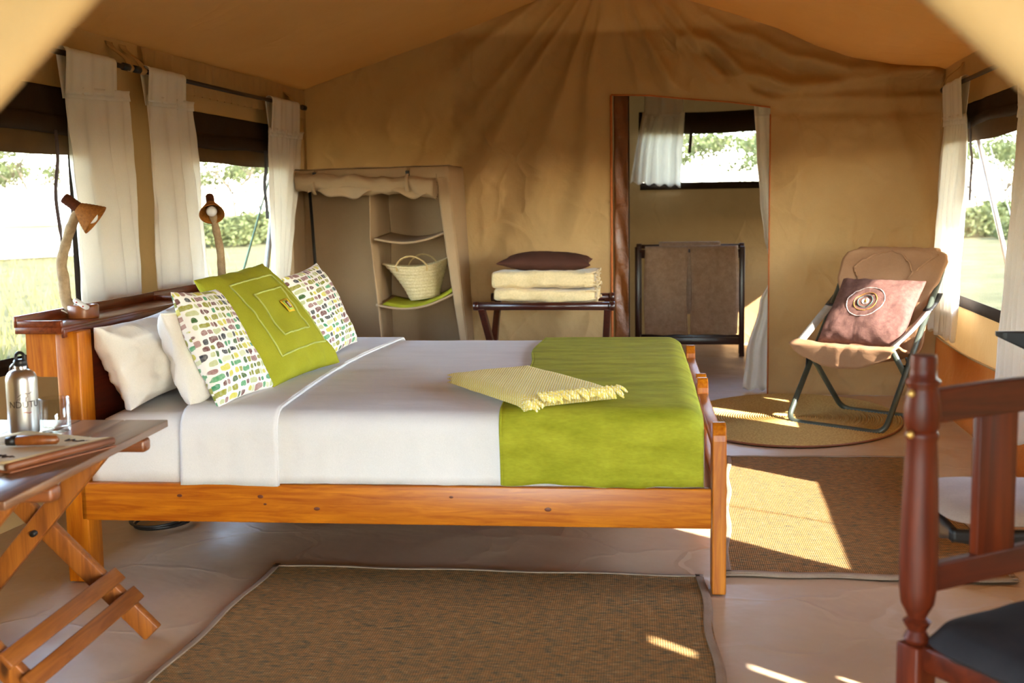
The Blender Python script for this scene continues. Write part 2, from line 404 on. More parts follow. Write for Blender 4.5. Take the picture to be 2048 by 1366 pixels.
M['grass'] = fabric('dry_grass_blades', (98, 94, 54), (124, 114, 72), 2, 100, 0, 0, 5, .3, (140, 132, 78), 1)
M['leaf'] = fabric('acacia_leaves', (66, 72, 40), (88, 92, 54), 1.5, 60, 0, 0, 5, .2, (96, 102, 54), .8)
M['bark'] = m_straw('grey_bark', (80, 68, 54), (112, 98, 80), 14)
M['bulb'] = plain('frosted_bulb', (226, 222, 222), .25, 0, .6, .02)
M['whiteplastic'] = plain('white_plastic', (232, 230, 224), .4, 0, .5, .03)
M['branch'] = m_straw('peeled_branch', (138, 114, 84), (184, 158, 124), 30)
M['honey'] = wood('lamp_base_wood', (160, 92, 38), (116, 60, 22), 2, .4, False, 14)
M['paper'] = plain('kraft_cover', (204, 176, 128), .8, 0, .3, .06)
M['leather'] = plain('brown_leather', (124, 70, 38), .5)
M['leather_dark'] = plain('dark_knot', (96, 42, 10), .5)
M['ink'] = plain('dark_print', (62, 50, 44), .7)
M['red'] = plain('red_print', (176, 54, 44), .6)
M['ylw'] = plain('yellow_patch', (232, 190, 40), .8)
M['lime'] = plain('lime_patch', (170, 200, 90), .8)
M['brass'] = plain('brass_peg', (196, 160, 90), .35, .6)
M['whitetent'] = fabric('white_tent_canvas', (228, 224, 214), (236, 232, 222), 2, 300, .1)
M['beadw'] = plain('white_beads', (186, 170, 162), .35)
M['beado'] = plain('ochre_beads', (160, 112, 44), .35)
M['beadg'] = plain('teal_beads', (66, 92, 86), .35)
M['piping'] = plain('orange_piping', (176, 96, 40), .7)
M['rope_g'] = plain('green_guy_rope', (86, 116, 92), .8)
M['polem'] = plain('grey_pole', (150, 150, 146), .4, .5)

# ------------------------------------------------------------------ tent shell
XL, XR, YB, YF, EZ, RX = -2.816, 1.456, 7.954, 1.1, 2.1, -.68
def rstr(X): return EZ+.34*(X-XL) if X < RX else EZ+.34*(XR-X)
def rback(X): return interp(X, [(XL, 2.1), (-1.9, 2.385), (-1.138, 2.641), (-.687, 2.83), (-.45, 2.715), (-.18, 2.60), (.12, 2.495), (.429, 2.385), (.65, 2.28), (.87, 2.195), (1.15, 2.135), (XR, 2.1)])
def roofz(X, Y):
    k = sm(YB-1.9, YB, Y)
    return lerp(rstr(X)-.03*math.sin(PI*abs(X-RX)/2.136), rback(X), k)
mb = MB()
mb.sheet(lambda u, v: (lerp(XL, XR, u), lerp(YF, YB, v), roofz(lerp(XL, XR, u), lerp(YF, YB, v))+.012*nz(u*5+v*2, v*6)), 90, 80)
struct(mb.build('ceiling', M['roof']))
# floor
mb = MB(); mb.sheet(lambda u, v: (lerp(-3.0, 1.62, u), lerp(.2, 11.2, v), .004*nz(u*9, v*20)-.004), 70, 120)
struct(mb.build('floor', M['floor']))

def hump(x, c, w_): return math.exp(-((x-c)/w_)**2)
def backdisp(X, z):
    dx = X+.68; dz = 2.95-z; r = math.hypot(dx, dz); th = math.atan2(dx, dz)
    d = 0
    for c, w_, a in ((-.13, .035, .045), (-.30, .055, .08), (-.53, .05, .07), (-.72, .04, .045), (-.95, .06, .045), (.20, .04, .045), (.42, .05, .07), (.66, .05, .05)):
        d += a*hump(th+.05*nz(r*1.2, c*9), c, w_*(.6+.5*r))*sm(.12, .7, r)*(1-sm(1.3, 2.5, r)*.85)
    if X > -.68:
        # swags hanging between the ridge and the right-hand corner
        for P, a, w_ in (([(-.42, 2.66), (-.05, 2.33), (.25, 2.10), (.52, 2.02), (.9, 2.045), (1.44, 2.085)], .075, .045),
                         ([(-.20, 2.56), (.2, 2.36), (.55, 2.20), (.9, 2.12), (1.44, 2.10)], .05, .04),
                         ([(-.05, 2.08), (.37, 1.95), (.8, 1.955), (1.44, 2.02)], .035, .035),
                         ([(-.52, 2.66), (-.2, 2.36), (.1, 2.10), (.37, 1.93)], .045, .035)):
            if P[0][0] < X: q = z-interps(X, P); d += a*(math.exp(-(q/w_)**2)-.45*math.exp(-((q+.09)/w_)**2))*sm(P[0][0], P[0][0]+.25, X)
        d += .02*hump((X-1.2)+(z-1.6)*.5, 0, .08)*sm(.3, .9, z)*(1-sm(1.8, 2.05, z)) + .016*hump((X-1.32)+(z-1.2)*.32, 0, .06)
    d += .014*nz(X*1.6+z*.7, z*1.3, 3) + .006*nz(X*5, z*4, 9) + .007*(1-min(1, abs(nz(X*2.6+z*1.4, z*1.5-X, 21))*5))**2 + .006*(1-min(1, abs(nz(X*4.5-z*2, z*3, 33))*5))**2
    if z < .5: d += .01*hump(z, .2, .02)
    e = min(sm(0, .12, X-XL), sm(0, .12, XR-X))
    return -d*e*dooredge(X, z)
DX0, DX1 = -.667, .373
def dooredge(X, z):
    ddx = max(DX0-X, 0, X-DX1); ddz = max(0, z-lint(X)) if DX0-.3 < X < DX1+.3 else max(0, z-1.95)
    q = math.hypot(ddx, ddz); return 1-math.exp(-(q/.07)**2)
def lint(X): return interp(X, [(DX0, 2.004), (-.41, 1.992), (-.17, 1.963), (.124, 1.933), (.373, 1.893)])
mb = MB()
def zt(X): return roofz(X, YB)+.03
mb.sheet(lambda u, v: (lerp(XL-.03, DX0, u), YB+backdisp(lerp(XL, DX0, u), v*zt(lerp(XL, DX0, u))), v*zt(lerp(XL, DX0, u))), 150, 130)
mb.sheet(lambda u, v: (lerp(DX1, XR+.03, u), YB+backdisp(lerp(DX1, XR, u), v*zt(lerp(DX1, XR, u))), v*zt(lerp(DX1, XR, u))), 90, 130)
def lintel(u, v):
    X = lerp(DX0, DX1, u); z = lerp(lint(X), zt(X), v); return (X, YB+backdisp(X, z), z)
mb.sheet(lintel, 50, 44)
struct(mb.build('wall_back', M['canvas']))

def wall_grid(name, axis, c, a0, a1, z0, z1, holes, mat, amp=.006, res=.06, rad=True):
    A = sorted({a0, a1, *[h for H in holes for h in H[:2]]}); Z = sorted({z0, z1, *[h for H in holes for h in H[2:]]})
    def ref(Q):
        out = []
        for p, q in zip(Q, Q[1:]):
            k = max(1, int((q-p)/res)); out += [p+(q-p)*i/k for i in range(k)]
        return out+[Q[-1]]
    A = ref(A); Z = ref(Z); V = []; F = []; idx = {}
    for j, z in enumerate(Z):
        for i, a in enumerate(A):
            d = amp*(nz(a*2.3, z*2.3, c)+.4*nz(a*7, z*3, c))
            V.append((c+d, a, z) if axis == 'X' else (a, c+d, z))
    n = len(A)
    for j in range(len(Z)-1):
        for i in range(n-1):
            am = (A[i]+A[i+1])/2; zm = (Z[j]+Z[j+1])/2
            if any(h[0] < am < h[1] and h[2] < zm < h[3] for h in holes): continue
            F.append((j*n+i, j*n+i+1, (j+1)*n+i+1, (j+1)*n+i))
    b = MB(); b.add(V, F); return struct(b.build(name, mat))
WL = [(3.0, 4.86, .66, 1.80), (5.93, 7.36, .66, 1.80)]
WR = [(3.27, 4.61, .68, 1.80), (5.88, 7.42, .68, 1.80)]
GAPS = [(2.09, 2.125, .50, .97), (1.985, 2.035, 1.10, 1.19), (2.24, 2.26, .42, .80)]   # unseen wall slits, added to let streaks of sun onto the floor
wall_grid('wall_left', 'X', XL, YF, YB+.03, -.01, EZ+.02, WL, M['sidewall'])
wall_grid('wall_right', 'X', XR, YF, YB+.03, -.01, EZ+.02, WR+GAPS, M['sidewall'])
# gathered valance strip along the left eave (a ruffled top band of the wall)
def ruffle(y0, y1):
    b = MB(); b.sheet(lambda u, v: (XL+.02+.014*math.sin(u*(y1-y0)*62+1.2*math.sin(v*5))*(.4+.6*v)+.01*v, lerp(y0, y1, u), lerp(2.09, 1.90, v)), int((y1-y0)*70), 10); return b
struct(ruffle(5.55, 7.9).build('trim_1', M['canvas']))
# sod cloth along foot of right wall
b = MB(); b.sheet(lambda u, v: (XR-.012-.05*(1-v)**2-.004*math.sin(u*40), lerp(2.6, 7.93, u), lerp(.0, .40, v)+.012*math.sin(u*13)*v), 90, 10)
struct(b.build('trim_2', M['orange'], thick=.003))
b = MB(); b.tube([(XR-.02, lerp(2.6, 7.93, i/50), .40+.012*math.sin(i/50*13)) for i in range(51)], .007, 6)
struct(b.build('trim_3', M['canvas']))
# corner seams
for k, x in enumerate((XL+.012, XR-.012)):
    b = MB(); b.tube([(x, YB-.012, z*.1) for z in range(22)], .006, 6); struct(b.build('trim_%d' % (4+k), M['canvas']))

# ------------------------------------------------------------------ windows of the side walls
def window(idx, x, sgn, y0, y1, z0, z1, zf, straps, net='net'):
    """sgn: +1 = inside is towards +X"""
    t = empty('window_%d' % idx, (x, (y0+y1)/2, z0)); t['kind'] = 'structure'
    o = Vector((x, (y0+y1)/2, z0))
    def rel(p): return Vector(p)-o
    b = MB(); b.sheet(lambda u, v: rel((x-sgn*.004+.004*nz(u*4, v*4, idx), lerp(y0-.02, y1+.02, u), lerp(z0-.02, z1+.02, v))), 12, 8); b.build('screen', M[net], t)
    b = MB()  # rolled blind, bulging
    def blind(u, v):
        y = lerp(y0-.05, y1+.05, u); zz = zf+.085+.02*math.sin(u*9+idx)*.4
        a = v*PI*1.15; zc = lerp(z1+.02, zz, .62); h = (z1+.02-zz)
        if v < .5: z = lerp(z1+.02, zc, v*2); off = .012+.02*v
        else: q = (v-.5)*2*PI; z = zc-.5*(zc-zz)*(1-math.cos(q)); off = .022+.03*math.sin(q*.9)
        return rel((x+sgn*(off+.006*nz(u*9, v*3, idx)), y, z))
    b.sheet(blind, 50, 16); b.build('rolled_blind', M['darkflap'], t, thick=.006)
    b = MB(); b.sheet(lambda u, v: rel((x+sgn*.012, lerp(y0-.03, y1+.03, u), lerp(zf+.13, zf, v)-.01*math.sin(u*9+idx)*.4*v)), 20, 3)
    b.build('blind_hem', M['hem2'], t, thick=.004)
    b = MB(); b.sheet(lambda u, v: rel((x+sgn*.010, lerp(y0-.04, y1+.04, u), lerp(z0+.035, z0-.03, v))), 10, 2); b.build('sill_band', M['hem'], t, thick=.004)
    for yy in (y0, y1):
        b = MB(); b.sheet(lambda u, v: rel((x+sgn*.009, yy+lerp(-.02, .02, u), lerp(z0-.03, z1+.03, v))), 2, 10); b.build('side_band', M['hem'], t, thick=.004)
    for (ys, zl, wd, mt) in straps:
        P = crv([rel((x+sgn*.06, ys, zf+.1)), rel((x+sgn*.055, ys+.012, zf-.02)), rel((x+sgn*.05, ys-.012, lerp(zf, zl, .35))), rel((x+sgn*.05, ys+.01, lerp(zf, zl, .7))), rel((x+sgn*.05, ys+.02, zl))], 6)
        b = MB(); n = len(P)
        b.sheet(lambda u, v: P[min(n-1, int(round(v*(n-1))))]+Vector((0, (u-.5)*wd*(1 if v < .75 or wd > .025 else .5), 0)), 1, n-1); b.build('tie_strap', mt, t, thick=.003)
    return t
ms = plain('strap_brown', (70, 50, 44), .8); ms2 = plain('strap_grey', (74, 66, 62), .8)
window(1, XL, 1, *WL[0], 1.53, [(4.665, 1.03, .024, ms)])
window(2, XL, 1, *WL[1], 1.545, [(7.06, 1.22, .05, ms2)])
window(3, XR, -1, *WR[0], 1.62, [(4.2, 1.3, .02, ms)])
window(4, XR, -1, *WR[1], 1.60, [(6.85, 1.27, .05, ms)])

# ------------------------------------------------------------------ door opening in the back wall
t = empty('door_1', (DX0, YB, 0)); t['kind'] = 'structure'
b = MB(); b.tube([(0, -.004, z*.05) for z in range(41)], .0085, 6); b.build('edge_piping', M['piping'], t)
b = MB(); b.tube([(DX1-DX0, -.004, z*.05) for z in range(38)], .005, 6); b.build('edge_piping', M['piping'], t)
b = MB(); b.tube([(u*(DX1-DX0)/20, -.004, lint(DX0+u*(DX1-DX0)/20)) for u in range(21)], .005, 6); b.build('edge_piping', M['piping'], t)
b = MB(); b.sheet(lambda u, v: (lerp(.012, .115, u), .06+.012*math.sin(u*PI)+.008*math.sin(v*26+u*6), lerp(.31, 2.06, v)), 6, 60)
b.build('door_strip', M['pvc'], t, thick=.006)
b = MB(); b.sheet(lambda u, v: (lerp(.110, .118, u), .05, lerp(.33, 2.06, v)), 1, 30); b.build('zip_tape', M['hem'], t, thick=.003)
b = MB(); b.sheet(lambda u, v: (lerp(-.01, .13, u), .05+.006*math.sin(v*12), lerp(0, .31, v)), 6, 14); b.build('door_strip', M['pvc'], t, thick=.006)

# ------------------------------------------------------------------ bathroom behind
YW = 10.9
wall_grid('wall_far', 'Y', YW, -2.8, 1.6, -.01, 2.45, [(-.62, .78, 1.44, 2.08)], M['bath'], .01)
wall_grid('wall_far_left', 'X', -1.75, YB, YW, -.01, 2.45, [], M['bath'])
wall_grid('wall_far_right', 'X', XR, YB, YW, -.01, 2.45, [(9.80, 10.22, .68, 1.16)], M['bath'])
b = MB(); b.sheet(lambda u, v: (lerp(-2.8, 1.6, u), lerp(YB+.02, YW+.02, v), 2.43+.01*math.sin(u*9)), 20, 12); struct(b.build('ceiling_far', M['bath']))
t = empty('window_5', (.08, YW, 1.44)); t['kind'] = 'structure'
b = MB(); b.sheet(lambda u, v: (lerp(-.72, .72, u), .004, lerp(-.02, .66, v)), 6, 6); b.build('screen', M['net_b'], t)
b = MB()
def bl5(u, v):
    q = v*PI; return (lerp(-.74, .74, u), -.012-.045*math.sin(q)-.004*nz(u*8, v*3), lerp(.66, .47, v)+.008*math.sin(u*7+2))
b.sheet(bl5, 40, 10); b.build('rolled_blind', M['darkflap'], t, thick=.006)
b = MB(); b.sheet(lambda u, v: (lerp(-.73, .73, u), -.012, lerp(.03, -.035, v)), 8, 2); b.build('sill_band', M['hem'], t, thick=.004)
b = MB(); b.sheet(lambda u, v: (-.265+lerp(-.014, .014, u)-.02*v, -.05, lerp(.5, .29, v)), 1, 6); b.build('tie_strap', ms, t, thick=.003)

# ------------------------------------------------------------------ front entrance flaps (the photograph looks in between them)
def flap(edge, xo, ph):
    def fn(u, v):
        z = v*(rstr(edge(v*2.4))+.12) if v*2.4 > 1.9 else v*2.4
        z = min(z, v*2.75); ex = edge(z); x = lerp(ex, xo, u**1.3); z = min(z, rstr(x)+.03)
        d = abs(x-ex)*(.70 if z > .8 else 1)
        roll = .02*math.sqrt(max(0, 1-(1-min(1, d/.025))**2))
        return (x, YF-roll+.011*math.sin(d*34+ph+z*.6)*math.exp(-d*2.4)*sm(.02, .12, d)+.01*nz(x*3, z*3, ph), z)
    return fn
flap_l = flap(lambda z: -.19 if z > 1.856 else max(-.84-.08*(1-z), -.18+(z-1.865)/.90), XL-.02, 0)
flap_r = flap(lambda z: -.21 if z > 1.856 else min(.46+.08*(1-z), -.245+(1.866-z)+.02*math.sin(z*6)), XR+.02, 1)
for nm, fn, lab in (('entrance_flap', flap_l, 'tan canvas entrance flap swept up to the left, out of focus close by'),
                    ('entrance_flap', flap_r, 'tan canvas entrance flap swept up to the right, out of focus close by')):
    b = MB(); b.sheet(fn, 70, 80); o = b.build(nm, M['flap'], thick=.004); tag(o, lab, 'tent flap', 'entrance flaps')

# ------------------------------------------------------------------ flysheet over the whole tent
def flyz(X):
    e = 2.36; return 3.05-(abs(X-RX))*((3.05-1.86)/(e-RX))
b = MB(); b.sheet(lambda u, v: (lerp(RX-3.04, RX+3.04, u), lerp(-4.6, 11.6, v), flyz(lerp(RX-3.04, RX+3.04, u))-.02*math.sin(v*PI*6)**2*abs(u-.5)*2), 40, 60)
tag(b.build('flysheet', M['fly'], thick=.004), 'tan canvas flysheet stretched above the tent, its edge seen through the side windows', 'flysheet')

# ================================================================== BED (local frame: x along the bed from foot 0 to head -2.15, y away from viewer)
BA = .0613; BO = Vector((.006, 3.784, 0)); BL, BW = 2.156, 2.225
BRM = Matrix.Translation(BO) @ Matrix.Rotation(BA, 4, 'Z')
bed = empty('bed', BO, BA, 'wide varnished pine bed with a shelf on its headboard', 'bed')
def post_mb(y0, dy=.11, w_=.045, h=.567):
    # post with its top rounded in the y-z plane
    prof = [(0, 0), (dy, 0), (dy, h-.055)]
    for k in range(1, 9):
        a = PI*k/9; prof.append((dy/2+dy/2*math.cos(a), h-.055+.055*math.sin(a)))
    prof.append((0, h-.055)); n = len(prof)
    V = [(0, y0+p[0], p[1]) for p in prof]+[(w_, y0+p[0], p[1]) for p in prof]
    Fc = [tuple(range(n))[::-1], tuple(range(n, 2*n))]+[(i, (i+1) % n, n+(i+1) % n, n+i) for i in range(n)]
    return MB().add(V, Fc)
mid = BW/2
for y0 in (0, mid-.115, mid+.005, BW-.11):
    o = post_mb(y0).build('foot_post', M['pine_z'], bed, smooth=False)
    md = o.modifiers.new('b', 'BEVEL'); md.width = .004; md.segments = 2; md.limit_method = 'ANGLE'
for a, b_ in ((.11, mid-.115), (mid+.115, BW-.11)):
    MB().box((.0225, (a+b_)/2, .49), (.042, b_-a, .035), bev=.004).build('top_rail', M['pine_y'], bed)
    MB().box((.0225, (a+b_)/2, .29), (.034, b_-a, .14), bev=.004).build('foot_board', M['pine_y'], bed)
for y0 in (.0, BW-.032):
    MB().box((-BL/2-.001, y0+.016, .2875), (BL-.004, .032, .133), bev=.004).build('side_rail', M['pine'], bed)
rail = [o_ for o_ in bed.children if o_.name.startswith('side_rail')][0]
for kx, kz, kr in ((-1.80, .312, .008), (-1.515, .312, .009), (-1.32, .272, .009), (-.537, .280, .010), (-1.50, .286, .005), (-.86, .318, .006)):
    b = MB(); b.lathe([(0, .0006), (kr*.6, .0005), (kr, -.0006)], 14, Matrix.Translation((kx, 0, kz)) @ Matrix.Rotation(PI/2, 4, 'X') @ Matrix.Diagonal((1.5, .9, 1, 1))); b.build('knot', M['leather_dark'], rail)
MB().box((-BL/2, mid, .29), (BL-.06, .05, .12), bev=.004).build('centre_rail', M['pine'], bed)
for k in range(12):
    MB().box((-.1-k*.178, mid, .345), (.07, BW-.07, .016), bev=.003).build('slat', M['pine_y'], bed)
HX0, HX1 = -2.214, -2.171
for y0 in (0, mid-.105, mid+.005, BW-.10):
    MB().box(((HX0+HX1)/2+.02, y0+.05, .438), (.083, .10, .876), bev=.005).build('head_post', M['pine_z'], bed)
MB().box((-2.158, mid, .60), (.02, BW-.22, .52), bev=.003).build('head_panel', M['maroon'], bed)
for y0 in (.012, mid-.09, mid+.03, BW-.075):
    prof = [(HX0, .872), (-2.325, .872), (-2.325, .80)]
    for k in range(7): a = PI+k/6*PI/2; prof.append((-2.275+.05*math.cos(a), .77+.05*math.sin(a)))
    prof.append((HX0, .72)); n = len(prof)
    MB().add([(p[0], y0, p[1]) for p in prof]+[(p[0], y0+.05, p[1]) for p in prof], [tuple(range(n)), tuple(range(n, 2*n))[::-1]]+[(i, n+i, n+(i+1) % n, (i+1) % n) for i in range(n)]).build('shelf_bracket', M['pine_z'], bed, smooth=False)
for a, b_ in ((-.03, mid-.002), (mid+.002, BW+.03)):
    sh = MB().box((-2.255, (a+b_)/2, .884), (.17, b_-a, .024), bev=.003).build('head_shelf', M['redwood'], bed)
    MB().box((-2.336, (a+b_)/2, .912), (.014, b_-a, .04), bev=.003).build('shelf_lip', M['redwood'], sh)
    MB().box((-2.256, a+.008, .906), (.166, .014, .022), bev=.003).build('shelf_lip', M['redwood'], sh)
    MB().box((-2.256, b_-.008, .906), (.166, .014, .022), bev=.003).build('shelf_lip', M['redwood'], sh)
    MB().box((-2.174, (a+b_)/2, .872), (.012, b_-a-.02, .03), bev=.003).build('shelf_apron', M['redwood'], sh)

# ---- bedding: soft rounded slab; profile across the bed
MX0, MX1, MY0, MY1, MZ0, MZ1 = -2.12, -.022, .022, 2.20, .356, .578
def bedsurf(x, s, off=0, zlow_near=.36, zlow_far=.40, crown=.02, r=.075, rend=.10, headround=False):
    """s in 0..1 from the far hem over the top to the near hem"""
    y0 = MY0-off; y1 = MY1+off; zt_ = MZ1+off
    L1 = zt_-r-zlow_far; La = r*PI/2; L2 = (y1-y0)-2*r; L3 = zt_-r-zlow_near
    tot = L1+2*La+L2+L3; d = s*tot
    if d < L1: y, z = y1, zlow_far+d
    elif d < L1+La: a = (d-L1)/r; y, z = y1-r+r*math.cos(a), zt_-r+r*math.sin(a)
    elif d < L1+La+L2: q = d-L1-La; y, z = y1-r-q, zt_
    elif d < L1+2*La+L2: a = (d-L1-La-L2)/r; y, z = y0+r-r*math.sin(a), zt_-r+r*math.cos(a)
    else: y, z = y0, zt_-r-(d-L1-2*La-L2)
    top = sm(.3, .56, z)
    z += crown*top*math.sin(PI*max(0, min(1, (y-y0)/(y1-y0))))**.7
    e = (MX1+off)-rend
    if x > e:
        q = min(1, (x-e)/rend); k = 1-math.sqrt(max(0, 1-q*q)); z -= k*rend*1.1*top
        y = lerp(y, (y0+y1)/2, .045*k)
    return Vector((x, y, z))
# mattress under a fitted sheet
b = MB()
def matt(u, v):
    x = lerp(MX0, MX1, u); p = bedsurf(x, v, 0, .352, .352, .012)
    if u < .05: q = 1-u/.05; k = 1-math.sqrt(max(0, 1-q*q)); p.z -= k*.06*sm(.4, .57, p.z)
    p += Vector((0, .006*nz(x*7, v*9), .005*nz(x*5+3, v*7))); return p
b.sheet(matt, 70, 60)
n0 = len(b.V)
bm_ = b
ob = b.build('mattress', M['sheet'], None); ob.matrix_world = BRM
md = ob.modifiers.new('s', 'SOLIDIFY'); md.thickness = .004; md.offset = 1
tag(ob, 'thick mattress in a white fitted sheet lying in the pine bed', 'mattress')
def sheeted(name, x0, x1, off, label, cat, mat, nu=90, nv=90, thick=.006, wr=.006, s0=0, s1=1, zn=.358, zf=.40, edge=None):
    b = MB()
    def fn(u, v):
        s = lerp(s0, s1, v); xa, xb = x0, x1
        if edge: xa, xb = edge(s)
        x = lerp(xa, xb, u); p = bedsurf(x, s, off, zn, zf)
        f = sm(.33, .5, p.z)
        side = 1-sm(.5, .56, p.z)
        p += Vector((0, wr*(nz(x*6, s*5, off)*.6+side*nz(x*12, p.z*3, 4)*1.1), wr*.7*nz(x*2.2, s*14, 8)+(1-sm(.36, .40, p.z))*.012*nz(x*5, 2, 3)))
        return p
    b.sheet(fn, nu, nv); o = b.build(name, mat, None, thick=thick); o.matrix_world = BRM; return tag(o, label, cat)
sheeted('duvet', -1.72, -.026, .012, 'white duvet spread smooth over the mattress', 'duvet', M['sheet'], 110, 100)
# folded-back top sheet cuff: a flat loop with a rolled hem
def cuff_edge(s): return (-1.795+.012*math.sin(s*9), -1.462+.012*math.sin(s*7+1)+.03*sm(.75, .9, s)*0)
o = sheeted('sheet_cuff', -1.79, -1.46, .026, 'white top sheet folded back in a band below the pillows', 'sheet', M['sheet'], 30, 90, .012, .005, edge=cuff_edge, zn=.352)
b = MB(); b.tube([bedsurf(cuff_edge(s/80)[1], s/80, .026, .352, .40)+Vector((0, 0, .0)) for s in range(81)], .0055, 8); b.build('rolled_hem', M['sheet'], o)
# green throw across the foot end
def throw_edge(s): return (-.712+.028*sm(.30, .52, s)-.01*sm(.6, .8, s)+.006*math.sin(s*14), -.030)
o = sheeted('bed_throw', 0, 0, .024, 'lime green chenille throw across the foot of the bed', 'throw', M['green'], 60, 100, .009, .006, edge=throw_edge, zn=.362, zf=.42)
b = MB(); b.tube([bedsurf(throw_edge(s/90)[0], s/90, .025, .362, .42) for s in range(91)], .005, 6); b.build('edge_seam', M['green'], o)

# ---- folded yellow throw with fringe (plan corners in bed frame)
def yplan(u, v):  # u: left->right-near edge direction, v: back
    A = Vector((-.955, .53, 0)); B = Vector((-.615, .035, 0)); C_ = Vector((-.315, .205, 0)); D = Vector((-.665, .74, 0))
    return (A*(1-u)+B*u)*(1-v)+(D*(1-u)+C_*u)*v
yb = empty('folded_blanket', BO, BA, 'folded pale yellow woven blanket with a fringe, lying on the bed', 'blanket')
for k in range(3):
    b = MB(); z0 = .634+.0135*k
    def top(u, v):
        p = yplan(u, v); e = min(1, min(u, 1-u)/.03, min(v, 1-v)/.03); p.z = bedz(p)+.008+.0135*k+.010*math.sqrt(max(0, 1-(1-e)**2))+.003*nz(u*4, v*4, k); return p
    def bot(u, v):
        p = yplan(u, v); p.z = bedz(p)+.008+.0135*k; return p
    def bedz(p):
        yy = p.y
        t = max(0, min(1, (yy-(MY0-.024))/(MY1-MY0+.048))); zz = MZ1+.024+.02*math.sin(PI*t)**.7
        if yy < .075: zz -= .075-math.sqrt(max(0, .075**2-(.075-max(yy, 0))**2))
        return zz
    b.sheet(top, 24, 20); b.sheet(bot, 24, 20, True); b.build('fold', M['yellow'], yb)
b = MB()
for i in range(54):
    p = yplan(1, i/53); p.z = .655+.004*(i % 3) - (.02 if p.y < .06 else 0); d = Vector((.030, -.022, -.022))
    j = Vector((random.uniform(-.006, .006), random.uniform(-.006, .006), random.uniform(-.006, .004)))
    b.tube(crv([p, p+d*.5+Vector((0, 0, .004))+j, p+d+j*1.6], 2), [.0055, .0062, .0058, .006, .003], 6)
tag(b.build('fringe', M['yellow'], yb), kind='stuff')

# ---- pillows and cushions: a puffed quad from four corners
def pillow(name, bl, br, tl, tr, th, mat, label, cat, n=40, front=None, ear=.05, wr=.006, seed=0, fpow=.42, frame=BRM, group=None):
    bl, br, tl, tr = map(Vector, (bl, br, tl, tr))
    nrm = ((br-bl).cross(tl-bl)).normalized()
    if front is not None and nrm.dot(Vector(front)) < 0: nrm = -nrm
    def base(u, v):
        a = u*2-1; c = v*2-1
        a2 = a*(1-ear*(1-c*c)); c2 = c*(1-ear*(1-a*a)); uu, vv = (a2+1)/2, (c2+1)/2
        return (bl*(1-uu)+br*uu)*(1-vv)+(tl*(1-uu)+tr*uu)*vv
    def puff(u, v):
        a = abs(u*2-1); c = abs(v*2-1)
        return ((max(0, 1-a**2.4))*(max(0, 1-c**2.4)))**fpow
    def surf(u, v, side=1, off=0):
        p = base(u, v); k = puff(u, v)
        w_ = wr*(nz(u*4+seed, v*4, side*3)+.7*nz(u*8, v*5+seed, side)+.35*nz(u*16, v*11+seed, side)-.65*(1-min(1, abs(nz(u*2.6+v*1.7+seed, v*2.2-u*1.2, side))*4.5))**2) * min(1, k*2.5)
        # gathers near the edges
        e = min(u, 1-u, v, 1-v); w_ += wr*.9*math.sin((u+v*.3)*26+seed)*math.exp(-(e/.09)**2)*min(1, e/.02)
        return p+nrm*(side*(th*.5*k+w_+off))
    b = MB()
    cosg = [(1-math.cos(PI*i/n))/2 for i in range(n+1)]
    b.sheet(lambda u, v: surf(cosg[round(u*n)], cosg[round(v*n)], 1), n, n)
    b.uv = [(cosg[round(p[0]*n)], cosg[round(p[1]*n)]) for p in b.uv]
    k0 = len(b.uv)
    b.sheet(lambda u, v: surf(cosg[round(u*n)], cosg[round(v*n)], -1), n, n, True)
    b.uv[k0:] = [(cosg[round(p[0]*n)]+2.3, cosg[round(p[1]*n)]+1.7) for p in b.uv[k0:]]
    o = b.build(name, mat); o.matrix_world = frame
    # weld the two halves
    bm = bmesh.new(); bm.from_mesh(o.data); bmesh.ops.remove_doubles(bm, verts=bm.verts, dist=.0004)
    bmesh.ops.recalc_face_normals(bm, faces=bm.faces); bm.to_mesh(o.data); bm.free()
    tag(o, label, cat, group); return o, surf
pillow('pillow', (-1.985, .06, .595), (-1.955, .74, .60), (-2.10, .055, .885), (-2.075, .72, .91), .25, M['pillow'], 'plump white pillow leaning against the dark headboard at the near bedside', 'pillow', front=(1, 0, 0), seed=1, wr=.016, ear=.11, fpow=.54)
pillow('pillow', (-1.775, .075, .600), (-1.75, .74, .60), (-1.868, .075, .932), (-1.85, .74, .93), .23, M['pillow'], 'plump white pillow squeezed behind the near dotted cushion', 'pillow', front=(1, 0, 0), seed=5, wr=.016, ear=.11, fpow=.54)
pillow('cushion', (-1.668, .055, .607), (-1.598, .44, .618), (-1.838, .10, 1.002), (-1.815, .47, .985), .12, M['dabs'], 'white cushion with coloured dabs in front of the near white pillows', 'cushion', front=(1, -.2, .3), seed=2)
pillow('cushion', (-1.575, 1.13, .632), (-1.555, 1.60, .654), (-1.745, 1.06, .992), (-1.718, 1.52, 1.03), .12, M['dabs'], 'white cushion with coloured dabs at the far bedside behind the green one', 'cushion', front=(1, -.2, .3), seed=4)
gc, gs = pillow('cushion', (-1.590, .42, .620), (-1.475, .955, .643), (-1.895, .46, 1.020), (-1.825, 1.06, 1.052), .17, M['greencush'], 'large olive green cushion with corded squares between the two dotted ones', 'cushion', front=(1, -.2, .3), seed=3, n=34, wr=.007)
for q in (.16, .30):
    P = []
    for (a, c) in (((q, q), (1-q, q)), ((1-q, q), (1-q, 1-q)), ((1-q, 1-q), (q, 1-q)), ((q, 1-q), (q, q))):
        for i in range(24): t = i/24; P.append(gs(lerp(a[0], c[0], t), lerp(a[1], c[1], t), 1, .002))
    b = MB(); b.tube(P, .0038, 6, closed=True); b.build('corded_square', M['trim_green'], gc)
